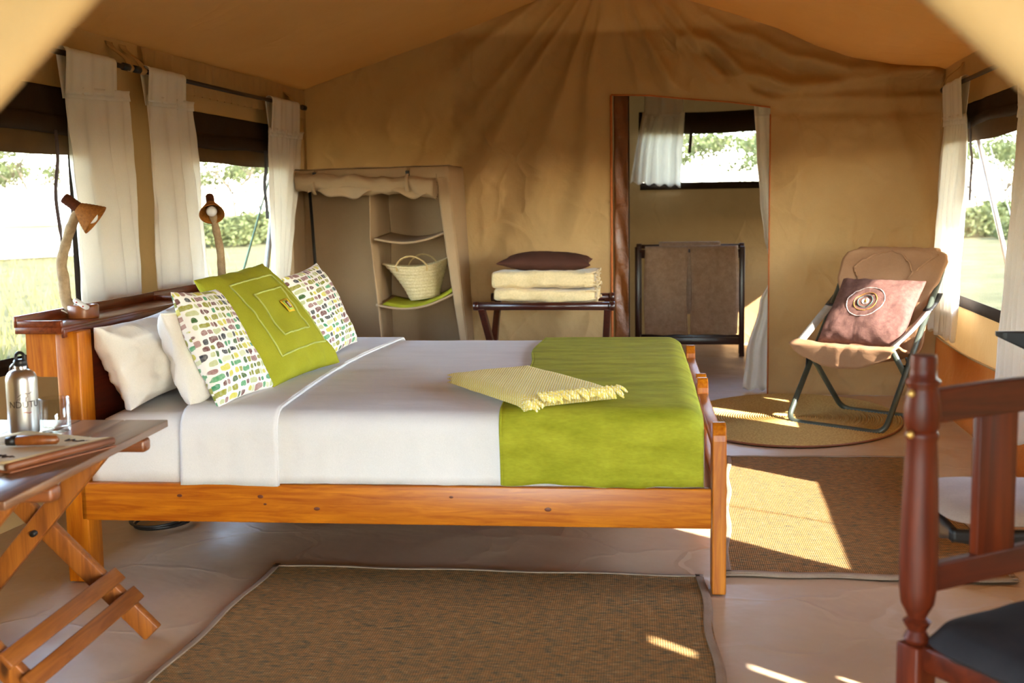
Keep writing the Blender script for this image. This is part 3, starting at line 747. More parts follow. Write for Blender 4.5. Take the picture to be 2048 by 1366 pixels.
def patch(q0, q1, r0, r1, off, mt, nm):
    b = MB(); b.sheet(lambda u, v: gs(lerp(q0, q1, u), lerp(r0, r1, v), 1, off), 6, 6); return b.build(nm, mt, gc, thick=.0015)
patch(.53, .64, .46, .585, .006, M['ylw'], 'label_patch'); patch(.545, .615, .475, .57, .0085, M['lime'], 'label_patch'); patch(.558, .602, .49, .555, .0105, M['leather'], 'label_patch')
patch(.567, .593, .50, .545, .0122, M['beadw'], 'label_patch')

# ---- reading lamps on the shelf
def lamp(px, py, arm, joint, axis, label, sw=None):
    """offsets in bed frame relative to the base centre"""
    P0 = BRM @ Vector((px, py, .896)); t = empty('reading_lamp', P0, BA, label, 'lamp', 'reading lamps on the headboard shelf')
    b = MB(); b.lathe([(.0, 0), (.053, 0), (.0545, .005), (.0545, .044), (.052, .049), (.03, .049), (.028, .04), (0, .04)], 32); b.build('lamp_base', M['honey'], t)
    b = MB(); P = crv(arm, 6); n = len(P); b.tube(P, [lerp(.0225, .0165, i/n)+.003*nz(i*.35, px*9) for i in range(n)], 10); b.build('arm', M['branch'], t)
    ax = Vector(axis).normalized(); q = Vector((0, 0, 1)).rotation_difference(ax); j = Vector(joint)
    Mx = Matrix.Translation(j) @ q.to_matrix().to_4x4()
    sh = MB()
    pr = []
    for i in range(15):
        f = i/14; pr.append((lerp(.018, .060, f**.85)+.0011*(i % 2), f*.078))
    pr += [(p[0]-.003, p[1]) for p in pr[::-1]]
    sh.lathe(pr, 36, Mx, cap=False); so_ = sh.build('lamp_shade', M['basketrim'], t)
    b = MB(); pr = [(0, -.058), (.017, -.058)]+[(.0195+.0012*(i % 2), -.055+i*.0058) for i in range(10)]+[(.02, .006), (0, .006)]
    b.lathe(pr, 24, Mx); b.build('socket_cap', M['lampcap'], t)
    b = MB(); b.lathe([(.0, .008), (.011, .008), (.0115, .03)]+[(.026*math.sin(a), .055-.026*math.cos(a)) for a in [.5+k*(PI-.5)/9 for k in range(10)]], 24, Mx); b.build('bulb', M['bulb'], t)
    if sw:
        b = MB(); b.tube(crv([arm[1], Vector(arm[1])+Vector((.035, -.02, -.03)), Vector(sw)+Vector((-.02, 0, .015))], 6), .0028, 6); b.build('cord', M['whiteplastic'], t)
        b = MB(); b.box(sw, (.062, .022, .017), Matrix.Rotation(R_(32), 3, 'Y'), bev=.007, seg=3); s_ = b.build('inline_switch', M['whiteplastic'], t)
        for dx in (-.014, .014):
            b = MB(); b.lathe([(0, 0), (.003, 0), (.003, .0015), (0, .0015)], 10, Matrix.Translation(Vector(sw)+Matrix.Rotation(R_(32), 3, 'Y') @ Vector((dx, -.0112, 0))) @ Matrix.Rotation(R_(90), 4, 'X')); b.build('screw', M['red'], s_)
    b = MB(); b.tube(crv([Vector((-.05, .0, .012)), Vector((-.075, -.02, .03)), Vector((-.11, -.01, .02)), Vector((-.13, .02, -.02))], 5), .0028, 6); b.build('cord', M['whiteplastic'], t)
    return t
lamp(-2.255, .30, [(-.044, .0, .03), (-.064, .0, .07), (-.068, 0, .14), (-.073, 0, .20), (-.052, 0, .27), (-.022, 0, .345), (.004, 0, .392)], (.000, .0, .402), (.76, .20, -.62),
     'branch-armed reading lamp on the near end of the headboard shelf', (.022, -.058, .055))
lamp(-2.25, 1.70, [(.02, .0, .0), (.015, 0, .05), (.012, 0, .11), (.010, 0, .19), (-.006, 0, .29), (-.018, -.006, .37), (-.02, -.005, .40)], (-.028, .0, .415), (.30, -.66, -.62),
     'branch-armed reading lamp with visible bulb further along the headboard shelf')

# ================================================================== CURTAINS AND RODS
def curtain(name, TL, TR, BLp, BRp, nrm, pleats, amp, label, group=None, tab=None, nu=90, nv=50, hem=True, pinch=None, edge=None, seed=0):
    TL, TR, BLp, BRp, nrm = map(Vector, (TL, TR, BLp, BRp, nrm))
    t = empty(name, (TL+TR)/2, 0, label, 'curtain', group); o = (TL+TR)/2
    def fn(u, v):
        uu = u
        p = (TL*(1-uu)+TR*uu)*(1-v)+(BLp*(1-uu)+BRp*uu)*v
        if edge: p = edge(u, v, p)
        a = amp*(.35+.65*sm(0, .35, v))
        ph = 2*PI*pleats*(u+.03*math.sin(v*4+seed)+.05*math.sin(u*5+seed))
        d = a*(math.sin(ph)+.45*math.sin(ph*.53+seed))+.008*nz(u*6+seed, v*5)
        p = p+nrm*d+Vector((0, 0, .012*math.sin(u*pleats*6+seed)*sm(.9, 1, v)))
        if hem and v < .012: p += nrm*.004
        return p-o
    b = MB(); b.sheet(fn, nu, nv); b.build('curtain_panel', M['curtain'], t, thick=.0025)
    b = MB(); b.sheet(lambda u, v: fn(u, v*.042)+nrm*.006, nu, 3); b.build('header_hem', M['curtain'], t, thick=.004)
    if tab:
        a0, a1, rodz, rr = tab   # fractions along the top and rod height
        def tf(u, v):
            p = TL*(1-lerp(a0, a1, u))+TR*lerp(a0, a1, u); h = rodz-p.z
            w_ = .004*math.sin(u*17+seed)+.003*math.sin(u*31)
            if v < .4: q = v/.4; z = lerp(-.03, h, q); d = lerp(.012, rr, q**.8)
            elif v < .6: q = (v-.4)/.2*PI; z = h+rr*math.sin(q); d = rr*math.cos(q)
            else: q = (v-.6)/.4; z = lerp(h, -.05, q); d = lerp(-rr, -.004, q)
            return p-o+nrm*(d+w_)+Vector((0, 0, z))+((TR-TL).normalized())*(.012*(1-sm(0, .4, v))*(u-.5))
        b = MB(); b.sheet(tf, 34, 30); b.build('tab_loop', M['curtain'], t, thick=.0025)
    return t
CX = -2.72
curtain('curtain', (CX, 4.675, 1.812), (CX, 5.235, 1.842), (CX+.01, 4.69, .70), (CX+.01, 5.30, .70), (1, 0, 0), 4, .021, 'white curtain nearest the viewer on the left wall, behind the first lamp', 'white curtains', (0, .79, 1.957, .024), seed=1)
curtain('curtain', (CX, 5.42, 1.842), (CX, 5.94, 1.850), (CX+.01, 5.40, .70), (CX+.01, 6.045, .70), (1, 0, 0), 4, .019, 'white curtain between the two left windows, second from the viewer', 'white curtains', (0, .80, 1.958, .024), seed=2)
curtain('curtain', (CX, 7.02, 1.785), (CX, 7.63, 1.79), (CX+.01, 7.01, .62), (CX+.01, 7.12, .62), (1, 0, 0), 7, .018, 'white curtain in the far left corner beside the canvas wardrobe', 'white curtains', (.06, .86, 1.958, .024), seed=3)
RXc = 1.355
curtain('curtain', (RXc, 7.37, 1.76), (RXc, 6.775, 1.74), (RXc, 7.70, .475), (RXc, 6.93, .475), (-1, 0, 0), 8, .020, 'white curtain by the right window behind the folding chair', 'white curtains', (.04, .96, 1.925, .024), seed=4)
curtain('curtain', (RXc, 5.64, 1.70), (RXc, 5.15, 1.70), (RXc-.02, 5.83, .22), (RXc-.02, 5.25, .22), (-1, 0, 0), 6, .02, 'white curtain at the right picture edge above the dark chair', 'white curtains', (.05, .95, 1.90, .024), seed=5)
curtain('curtain', (-.62, 10.80, 2.10), (-.245, 10.80, 2.09), (-.735, 10.80, 1.47), (-.285, 10.80, 1.43), (0, -1, 0), 5, .020, 'short white curtain at the bathroom window', 'white curtains', (.05, .95, 2.27, .02), seed=6)
def dedge(u, v, p):
    z = p.z
    xl = interps(z, [(.0, .212), (.25, .235), (.60, .318), (.76, .382), (.86, .40), (.94, .372), (1.05, .345), (1.3, .315), (1.6, .292), (1.92, .272)])
    p.x = lerp(xl, .52, u); return p
curtain('curtain', (.27, 8.06, 1.93), (.52, 8.06, 1.93), (.21, 8.06, .012), (.52, 8.06, .012), (0, -1, 0), 4, .014, 'long white curtain tied back at the right edge of the doorway', 'white curtains', None, edge=dedge, seed=7)
def rod(name, a, b_, label):
    t = empty(name, a, 0, label, 'curtain rod', 'curtain rods'); a = Vector(a); b_ = Vector(b_)
    m_ = MB(); m_.tube([Vector((0, 0, 0)), (b_-a)*.5+Vector((0, 0, -.003)), b_-a], .012, 12); m_.build('pole', M['rodm'], t)
    for p in (Vector((0, 0, 0)), b_-a):
        d = (b_-a).normalized()*.03; m_ = MB(); m_.tube([p-d, p-d*.8, p+d*.8, p+d], [.012, .018, .018, .012], 12); m_.build('finial', M['black'], t)
    return t
rod('curtain_rod', (CX, 3.05, 1.955), (CX, 5.24, 1.955), 'dark curtain rod along the left wall, nearer of its two')
rod('curtain_rod', (CX, 5.345, 1.955), (CX, 7.69, 1.958), 'dark curtain rod along the left wall, the longer far one')
rod('curtain_rod', (RXc, 7.42, 1.925), (RXc, 2.6, 1.90), 'dark curtain rod high along the right wall')
rod('curtain_rod', (-.78, 10.80, 2.27), (.85, 10.80, 2.27), 'dark curtain rod above the bathroom window')
# canvas hanging loops that carry the rods
lp_lab = {(1, 5.27): 'tan canvas loop holding the end of the near left curtain rod', (1, 5.40): 'tan canvas loop beside the second left curtain holding the far rod', (1, 3.3): 'tan canvas loop near the viewer on the left curtain rod', (1, 7.55): 'tan canvas loop over the corner curtain on the left rod', (-1, 7.40): 'tan canvas loop at the far end of the right curtain rod', (-1, 5.0): 'tan canvas loop at the near right curtain on its rod'}
for x, s_, ys in ((XL, 1, (5.27, 5.40, 3.3, 7.55)), (XR, -1, (7.40, 5.0))):
    cx = CX if s_ > 0 else RXc
    for y in ys:
        b = MB(); b.sheet(lambda u, v: (lerp(x, cx, sm(0, .7, v))-s_*.0+ (s_*.016*math.sin((v-.7)/.3*PI) if v > .7 else 0), y+lerp(-.035, .035, u)*(1-.35*v), lerp(2.08, 1.972, min(1, v/.7)) if v < .7 else lerp(1.972, 1.935, (v-.7)/.3)), 4, 20)
        tag(b.build('rod_loop', M['canvas'], thick=.003), lp_lab[(s_, y)], 'loop', 'canvas rod loops')

# ================================================================== WARDROBE
wd = empty('canvas_wardrobe', (-2.25, 7.68, 0), 0, 'tan canvas wardrobe with rolled-up front against the back wall', 'wardrobe')
WO = Vector((-2.25, 7.68, 0))
WY0, WY1 = 7.45, 7.90
def wr_(z): return lerp(-1.53, -1.682, z/1.54)      # right front corner leans in
def wrb(z): return lerp(-1.605, -1.675, z/1.54)
def wl_(z): return -2.812
def wsheet(fn, nu, nv, nm, parent=wd, th=.005, mt='ward'):
    b = MB(); b.sheet(lambda u, v: Vector(fn(u, v))-WO, nu, nv); return b.build(nm, M[mt], parent, thick=th)
wsheet(lambda u, v: (lerp(wl_(0), wrb(v*1.54), u), WY1-.02+.01*nz(u*4, v*4, 2), v*1.54), 30, 40, 'back_panel')
wsheet(lambda u, v: (lerp(wr_(v*1.54), wrb(v*1.54), u)+.012*math.sin(u*PI)*math.sin(v*9), lerp(WY0, WY1, u), v*1.54), 16, 40, 'side_panel')
wsheet(lambda u, v: (wl_(0)+.01*nz(u*3, v*4), lerp(WY0, WY1, u), v*1.535), 16, 40, 'side_panel')
wsheet(lambda u, v: (lerp(wl_(0), wr_(1.54), u), lerp(WY0, WY1, v), 1.535+.012*u-.01*math.sin(u*PI)*math.sin(v*PI)+.006*nz(u*7, v*3)), 30, 12, 'top_panel')
wsheet(lambda u, v: (lerp(wl_(0), wr_(1.5), u), WY0-.004+.006*nz(u*9, v*4), lerp(1.465, 1.528+.012*u, v)-.012*math.sin(u*PI)*(1-v)), 40, 6, 'front_valance')
wsheet(lambda u, v: (lerp(wl_(0), -2.732+.004*math.sin(v*8), u), WY0-.006+.008*nz(u*3, v*5), v*1.525), 6, 40, 'front_strip')
wsheet(lambda u, v: (lerp(lerp(-1.555, -1.763, v**.9), wr_(v*1.54), u), WY0-.008+.012*math.sin(v*7+u*2)*.6, v*1.53), 6, 40, 'front_strip')
# roll of the door
b = MB(); P = []; Rr = []
for i in range(61):
    f = i/60; x = lerp(-2.685, -1.755, f)
    zc = interps(f, [(0, 1.452), (.2, 1.452), (.42, 1.425), (.62, 1.423), (.8, 1.432), (1, 1.395)])
    r = interps(f, [(0, .055), (.08, .066), (.2, .058), (.33, .052), (.55, .056), (.80, .050), (.9, .062), (1, .070)])
    P.append(Vector((x, WY0-.035, zc))-WO); Rr.append(r)
b.tube(P, Rr, 26)
for i, v in enumerate(b.V):
    p = v*9; v += Vector((0, .018*nz(p.x*.9, p.y*2, p.z*2), .022*nz(p.x*.8, p.z*1.6, 5)+.010*nz(p.x*2.2, p.y*3, p.z*3)))
dr = b.build('rolled_door', M['ward'], wd)
b = MB(); b.sheet(lambda u, v: Vector((lerp(-2.60, -1.80, u), WY0-.075+.02*math.sin(u*23)*v+.01*nz(u*7, v*2), lerp(1.42, 1.365+.022*math.sin(u*11+1)+.012*math.sin(u*27), v)))-WO, 60, 6); b.build('loose_fold', M['ward'], dr, thick=.006)
for k in range(4):   # visible edges of the rolled layers at the right end
    b = MB(); r = .062-.013*k; b.tube([Vector((-1.752+.004*k, WY0-.035+r*math.cos(a), 1.392+r*1.05*math.sin(a)))-WO for a in [j*2*PI/24 for j in range(24)]], .0035, 5, closed=True); b.build('roll_layer', M['ward'], dr)
for x in (-2.56, -1.935):
    b = MB(); zc = 1.44; pts = crv([(x, WY0-.008, 1.53), (x+.002, WY0-.05, 1.50), (x+.004, WY0-.096, 1.455), (x+.005, WY0-.092, 1.40), (x+.004, WY0-.05, 1.372), (x, WY0+.0, 1.38)], 5)
    b.sheet(lambda u, v: Vector(pts[min(len(pts)-1, round(v*(len(pts)-1)))])+Vector(((u-.5)*.022, 0, 0))-WO, 1, len(pts)-1); s_ = b.build('strap', M['ward'], wd, thick=.003)
    b = MB(); b.box(Vector((x+.002, WY0-.052, 1.498))-WO, (.026, .014, .034), bev=.003); b.build('buckle', M['black'], s_)
for z in (0.05, .65, 1.08):   # divider with three sagging shelves
    pass
wsheet(lambda u, v: (-2.19+.02*math.sin(v*6)*(1-u)+.012*nz(u*5, v*5, 3)+.03*(1-v)**3*(1-u), lerp(WY0+.01, WY1-.03, u), v*1.52), 16, 50, 'divider')
def shelf(zl, zr, sag, zb):
    def fn(u, v):
        x0 = -2.185; x1 = lerp(wr_(zr), wrb(zr), v)-.035
        zf = lerp(zl, zr, u**1.25)-sag*math.sin(PI*u)**1.0
        return (lerp(x0, x1, u), lerp(WY0+.012, WY1-.03, v), zf+v*zb)
    s_ = wsheet(fn, 30, 12, 'shelf', wd, .010)
    b = MB(); b.tube([Vector(fn(i/30, 0))-WO for i in range(31)], .008, 8); b.build('shelf_hem', M['ward'], s_); return fn
shelf(1.077, 1.125, .045, .03); sf = shelf(.643, .725, .055, .03); shelf(.22, .25, .05, .02)
b = MB(); b.tube([Vector((-2.755, 7.84, 1.52))-WO, Vector((-2.722, 7.84, .80))-WO, Vector((-2.70, 7.84, .02))-WO], .011, 10); b.build('frame_pole', M['black'], wd)
b = MB(); b.tube([Vector((-2.80, 7.47, 1.52))-WO, Vector((-1.70, 7.47, 1.525))-WO], .009, 8); b.build('frame_pole', M['black'], wd)
# green cloth and basket on the middle shelf
b = MB()
def gcl(u, v, top):
    p = Vector(sf(lerp(.07, .99, u), lerp(.02, .75, v))); e = min(1, min(u, 1-u)/.05, min(v, 1-v)/.08)
    p.z += .008+(.016*math.sqrt(max(0, 1-(1-e)**2))+.006*nz(u*5, v*4) if top else 0)+.012*hump(u, .95, .1); return p
b.sheet(lambda u, v: gcl(u, v, 1), 30, 16); b.sheet(lambda u, v: gcl(u, v, 0), 30, 16, True)
tag(b.build('folded_cloth', M['green']), 'lime green folded cloth under the straw basket on the wardrobe shelf', 'cloth')
bp = Vector((-1.90, 7.66, .668)); bk = empty('straw_basket', bp, 0, 'pale woven straw basket with two rope handles on the wardrobe shelf', 'basket')
bk.rotation_euler = (R_(-3), R_(-7), R_(12)); bk.scale = (.9, .9, .9)
def bprof(f): return interp(f, [(0, .100), (.04, .112), (.3, .132), (.6, .158), (.85, .182), (1, .196)])
b = MB(); seg = 56; pr = 64; V = []; Fc = []
HB = .265
for side in (0, 1):
    base_i = len(V)
    for i in range(pr+1):
        f = i/pr
        for k in range(seg):
            a = 2*PI*k/seg; r = bprof(f)+(.0045*abs(math.sin(f*PI*10+k/seg*PI)) if side == 0 else -.008)
            ex = 1+.10*f*f; ey = 1-.22*f
            z = f*HB+.022*f*f*math.cos(2*a)*1.0-.012*f*math.cos(a+.6)
            V.append(Vector((r*ex*math.cos(a)-.055*f*f*(1 if math.cos(a) < 0 else 0)*abs(math.cos(a)), r*ey*math.sin(a), z)))
    for i in range(pr):
        for k in range(seg):
            q = (base_i+i*seg+k, base_i+i*seg+(k+1) % seg, base_i+(i+1)*seg+(k+1) % seg, base_i+(i+1)*seg+k); Fc.append(q if side == 0 else q[::-1])
    Fc.append(tuple(base_i+k for k in range(seg)))
nb = (pr+1)*seg
for k in range(seg): Fc.append((pr*seg+k, pr*seg+(k+1) % seg, nb+pr*seg+(k+1) % seg, nb+pr*seg+k))
b.add(V, Fc); b.build('basket_body', M['basket'], bk)
rimpts = [V[pr*seg+k]+Vector((0, 0, .002)) for k in range(seg)]
b = MB(); b.tube(rimpts, .0065, 8, closed=True); b.build('rim_braid', M['basket'], bk)
for a0, a1 in ((4.05, 4.95), (1.95, 1.1)):
    i0 = int(a0/(2*PI)*seg) % seg; i1 = int(a1/(2*PI)*seg) % seg; p0 = rimpts[i0]; p1 = rimpts[i1]
    b = MB(); P = crv([p0-Vector((0, 0, .035)), p0+Vector((0, 0, .01)), lerp(p0, p1, .2)+Vector((0, 0, .055)), lerp(p0, p1, .5)+Vector((0, 0, .075)), lerp(p0, p1, .8)+Vector((0, 0, .055)), p1+Vector((0, 0, .01)), p1-Vector((0, 0, .035))], 6)
    b.tube(P, [.0062+.0012*math.sin(i*1.7) for i in range(len(P))], 8); b.build('handle', M['rope'], bk)

# ================================================================== LUGGAGE RACK, BLANKETS, BROWN CUSHION
lr = empty('luggage_rack', (-1.05, 7.5, 0), 0, 'folding dark wood luggage rack against the back canvas, holding blankets', 'rack'); LO = Vector((-1.05, 7.5, 0))
fa = [Vector((-1.478, 7.30, .648))-LO, Vector((-.612, 7.30, .648))-LO]; ba = [Vector((-1.44, 7.72, .672))-LO, Vector((-.648, 7.72, .672))-LO]
for A_ in (fa, ba):
    b = MB(); b.tube([A_[0], A_[1]], .026, 14); b.build('top_bar', M['mahog_x'], lr)
    for e in (0, 1):
        b = MB(); d = Vector((.028 if e == 0 else -.028, 0, 0)); b.tube([A_[e]-d*.6, A_[e]+d*.6], .029, 14); b.build('bar_cap', M['mahog_x'], lr)
for x in (-1.445, -.640):
    s_ = 1 if x < -1 else -1
    b = MB(); b.bar(Vector((x, 7.30, .64))-LO, Vector((x+s_*.07, 7.73, .0))-LO, .050, .040, (1, 0, 0)); b.build('leg', M['mahog_z'], lr)
    b = MB(); b.bar(Vector((x+s_*.035, 7.72, .66))-LO, Vector((x+s_*.035, 7.29, .0))-LO, .050, .040, (1, 0, 0)); b.build('leg', M['mahog_z'], lr)
for y in (7.33, 7.69):
    b = MB(); b.bar(Vector((-1.41, y, .08))-LO, Vector((-.67, y, .08))-LO, .022, .03); b.build('stretcher', M['mahog_x'], lr)
for x in (-1.25, -1.05, -.85):
    b = MB(); b.sheet(lambda u, v: Vector((x+lerp(-.025, .025, u), lerp(7.30, 7.72, v), .665-.012*math.sin(v*PI)))-LO, 2, 10); b.build('webbing', M['hem'], lr, thick=.003)
def folded(name, x0, x1, y0, y1, z0, z1, layers, label, frill, seed):
    t = empty(name, ((x0+x1)/2, (y0+y1)/2, z0), 0, label, 'blanket', 'folded blankets on the rack'); O_ = Vector(((x0+x1)/2, (y0+y1)/2, z0))
    def prof(a):   # superellipse in Y-Z
        c = math.cos(a); s_ = math.sin(a); q = .38
        return math.copysign(abs(c)**q, c), math.copysign(abs(s_)**(q*1.25), s_)
    b = MB(); nu, nv = 50, 34
    def fn(u, v):
        px, pz = prof(v*2*PI); x = lerp(x0, x1, u)
        en = 1-.14*(max(0, .06-u)/.06)**2-.06*(max(0, u-.96)/.04)**2
        p = Vector((x, (y0+y1)/2+px*(y1-y0)/2*en, (z0+z1)/2+pz*(z1-z0)/2*en))
        k = .007*nz(x*5+seed, v*5, seed)+.004*nz(x*14, v*12, seed)
        return p+Vector((.25*k, px*k*1.5, pz*k*1.2+.004*math.sin(u*5+seed)))-O_
    b.sheet(fn, nu, nv, True)
    # ends
    n1 = nu+1
    b.F.append(tuple(j*n1 for j in range(nv))); b.F.append(tuple(j*n1+nu for j in range(nv))[::-1])
    b.build('blanket_body', M['cream'], t)
    for k in range(layers):   # frilled hem layers showing at the right-hand end
        zk = lerp(z0+.014, z1-.012, k/(layers-1)) if layers > 1 else (z0+z1)/2
        b = MB(); b.sheet(lambda u, v: Vector((lerp(x1-.06, x1+frill*(1-.2*k % 2)+.008*math.sin(v*9+k*2), u), lerp(y0-.004, y1, v), zk+.010*math.sin(v*15+k*1.7+u*2)*u+.004*math.sin(v*41+k)*u))-O_, 8, 40); b.build('hem_frill', M['cream'], t, thick=.006)
    return t
folded('folded_blanket', -1.372, -.722, 7.33, 7.70, .668, .752, 2, 'cream fleece blanket, lower of the folded pair on the luggage rack', .006, 1)
folded('folded_blanket', -1.385, -.725, 7.325, 7.70, .756, .866, 4, 'cream fleece blanket with frilled hem, upper of the folded pair on the luggage rack', .010, 5)
pillow('cushion', (-1.352, 7.33, .915), (-.748, 7.33, .902), (-1.33, 7.70, .935), (-.77, 7.70, .925), .125, M['brownrib'], 'flat dark brown ribbed cushion on top of the cream blankets', 'cushion', front=(0, 0, 1), seed=8, frame=Matrix(), ear=.07, wr=.004, fpow=.5)

# ================================================================== TOWEL RACK IN THE BATHROOM
tr = empty('towel_rack', (-.18, 10.0, 0), 0, 'dark wooden towel rack standing in the bathroom', 'towel rack'); TO = Vector((-.18, 10.0, 0))
for x in (-.615, .25):
    for y, zt_ in ((9.90, .92), (10.12, .94)):
        b = MB(); b.box(Vector((x, y, zt_/2))-TO, (.042, .03, zt_), bev=.004); b.build('post', M['mahog_z'], tr)
    b = MB(); b.box(Vector((x, 10.01, .14))-TO, (.03, .25, .04), bev=.004); b.build('side_rail', M['mahog_z'], tr)
    b = MB(); b.box(Vector((x, 10.01, .50))-TO, (.026, .20, .05), bev=.004); b.build('side_rail', M['mahog_z'], tr)
for y, z, h in ((9.90, .885, .026), (10.12, .915, .034), (9.90, .13, .06), (10.12, .13, .06), (10.12, .84, .05)):
    b = MB(); b.box(Vector((-.1825, y, z))-TO, (.83, .022, h), bev=.004); b.build('cross_bar', M['mahog_x'], tr)
def towel(x0, x1, y, zb, zf, zk, label, seed):
    b = MB()
    def fn(u, v):
        s_ = v*2.2
        if s_ < 1: z = lerp(zf+.004*math.sin(u*9+seed), zb+.012, s_); d = -.026
        elif s_ < 1.2: a = (s_-1)/.2*PI; z = zb+.012+.022*math.sin(a); d = -.026*math.cos(a)
        else: z = lerp(zb+.012, zk, s_-1.2); d = .026
        x = lerp(x0, x1, u)+.006*math.sin(z*7+seed)*(1 if d < 0 else .4)
        return (x, y+d+.007*math.sin(u*8+seed+z*2)*(1-sm(.75, .9, z))+.003*nz(u*5, z*5, seed), z)
    b.sheet(fn, 22, 60); o = b.build('bath_towel', M['towel'], thick=.012); tag(o, label, 'towel', 'bath towels'); 
    h = MB(); h.tube([fn(0, v/60) for v in range(61)], .0072, 6); h.build('selvedge', M['towel'], o)
    h = MB(); h.tube([fn(1, v/60) for v in range(61)], .0072, 6); h.build('selvedge', M['towel'], o)
    h = MB(); h.tube([fn(u/22, 0) for u in range(23)], .0075, 6); h.build('selvedge', M['towel'], o)
towel(-.548, -.205, 9.90, .885, .19, .40, 'brown bath towel over the front bar, left of the pair facing us', 1)
towel(-.165, .210, 9.90, .888, .195, .30, 'brown bath towel over the front bar, right of the pair facing us', 4)
towel(-.44, .06, 10.12, .915, .35, .40, 'brown bath towel over the rear bar, its top edge just showing', 7)

# ================================================================== FOLDING CHAIR WITH BEADED CUSHION
fc = empty('folding_chair', (.685, 6.719, 0), -.621, 'folding lounge chair of grey-green tube with tan fabric sling, on the jute mat', 'chair')
FM = Matrix.Translation((.685, 6.719, 0)) @ Matrix.Rotation(-.621, 4, 'Z')
W2 = .304; S_, TA, ZT, FB, ZF = .571, .718, .966, .129, .457; rt = .0165
b = MB(); b.tube(fillet([(-W2, TA*.86, ZT*.86), (-W2, 0, .014), (W2, 0, .014), (W2, TA*.86, ZT*.86)], .075, 8), rt, 12); b.build('front_frame', M['steel'], fc)
b = MB(); b.tube(fillet([(-W2+.03, FB, ZF), (-W2+.03, S_, .014), (W2-.03, S_, .014), (W2-.03, FB, ZF)], .075, 8), rt, 12); b.build('rear_frame', M['steel'], fc)
b = MB(); b.tube(fillet([(-W2, TA*.86, ZT*.86), (-W2, TA*.92, ZT*.92), (-.23, TA*.965, ZT*.962), (.23, TA*.965, ZT*.962), (W2, TA*.92, ZT*.92), (W2, TA*.86, ZT*.86)], .06, 6), rt*.9, 10); b.build('back_bar', M['steel'], fc)
b = MB(); b.tube([(-W2+.03, FB, ZF), (W2-.03, FB, ZF)], rt*.9, 10); b.build('front_bar', M['steel'], fc)
kA = .5
for x in (-W2+.012, W2-.012):
    b = MB(); yx = .262; zx = .352; b.lathe([(0, -.02), (.009, -.02), (.009, .02), (0, .02)], 12, Matrix.Translation((x, yx, zx)) @ Matrix.Rotation(PI/2, 4, 'Y')); b.build('pivot_bolt', M['iron'], fc)
# sling: profile from front edge over the seat and up the back
slp = crv([(0, FB-.075, .425), (0, FB-.08, .462), (0, FB-.02, .463), (0, .22, .392), (0, .36, .352), (0, .45, .40), (0, .50, .56), (0, .575, .77), (0, .675, .935), (0, .70, .985), (0, .745, .99), (0, .77, .95), (0, .75, .86)], 8)
ns = len(slp)
def slf(u, v):
    p = slp[min(ns-1, round(v*(ns-1)))].copy(); a = u*2-1
    wd_ = interps(v, [(0, .300), (.08, .325), (.35, .290), (.55, .285), (.60, .322), (.655, .334), (.69, .318), (.72, .285), (.745, .25), (1, .24)])
    p.x = a*wd_
    side = a*a
    lift = interps(v, [(0, -.035*0), (.1, .0), (.3, .055), (.5, .03), (.7, .0), (1, 0)])
    p.z += lift*side*1.2; p.y += -.012*side*sm(.5, .6, v)*(1-sm(.85, .95, v))
    if v < .06: p.z -= .085*(1-side)*(1-v/.06)
    corner = sm(.55, 1, abs(a))*sm(.84, .92, v); p.z -= .075*corner*sm(.6, 1, abs(a))**2
    p.y += .006*nz(a*3, v*6)+.004*nz(a*7, v*14); p.z += .005*nz(a*4+3, v*9)
    return p
b = MB(); b.sheet(slf, 40, ns-1); sl_ = b.build('sling', M['chairfab'], fc, thick=.012)
def seam(P): 
    b = MB(); b.tube([Vector(slf(*q))+Vector((0, -.009, .003)) for q in P], .006, 6); b.build('quilt_seam', M['chairfab'], sl_)
def ln(a, c, n=14): return [(lerp(a[0], c[0], i/n), lerp(a[1], c[1], i/n)) for i in range(n+1)]
seam(ln((.45, .735), (.14, .63))); seam(ln((.45, .735), (.72, .62))); seam(ln((.14, .63), (.30, .55))); seam(ln((.72, .62), (.62, .55))); seam(ln((.92, .69), (.72, .62)))
for s_ in (-1, 1):   # webbing arm straps from the front corners to the back frame
    P = crv([(s_*.285, FB-.03, .472), (s_*.305, .30, .565), (s_*.312, .55, .70)], 8); 
    b = MB(); b.sheet(lambda u, v: P[round(v*(len(P)-1))]+Vector((s_*lerp(-.024, .024, u), 0, .012*(u-.5))), 1, len(P)-1); st = b.build('arm_strap', M['greyfab'], fc, thick=.004)
    P2 = crv([(s_*.311, .46, .65), (s_*.313, .54, .695), (s_*.309, .60, .74)], 5); b = MB(); b.sheet(lambda u, v: P2[round(v*(len(P2)-1))]+Vector((s_*lerp(-.026, .026, u), -.003, .004)), 1, len(P2)-1); b.build('strap_sleeve', M['black'], st, thick=.006)
    b = MB(); b.box((s_*.285, FB-.03, .474), (.06, .024, .012), Matrix.Rotation(R_(-20), 3, 'X'), bev=.004); b.build('strap_buckle', M['iron'], st)
    b = MB(); P3 = crv([(s_*.30, .20, .43), (s_*.31, .22, .36), (s_*.31, .215, .30)], 4) if s_ < 0 else crv([(s_*.30, .24, .41), (s_*.305, .25, .38), (s_*.305, .25, .36)], 4)
    b.sheet(lambda u, v: P3[round(v*(len(P3)-1))]+Vector((0, lerp(-.012, .012, u), 0)), 1, len(P3)-1); b.build('strap_tail', M['black'], st, thick=.004)
cc, cs = pillow('cushion', (-.235, .205, .465), (.262, .225, .462), (-.225, .475, .818), (.285, .492, .818), .15, M['mauve'], 'mauve brown cushion with beaded rings on the folding chair', 'cushion', front=(0, -1, .6), seed=11, frame=FM, ear=.035, wr=.008, n=32)
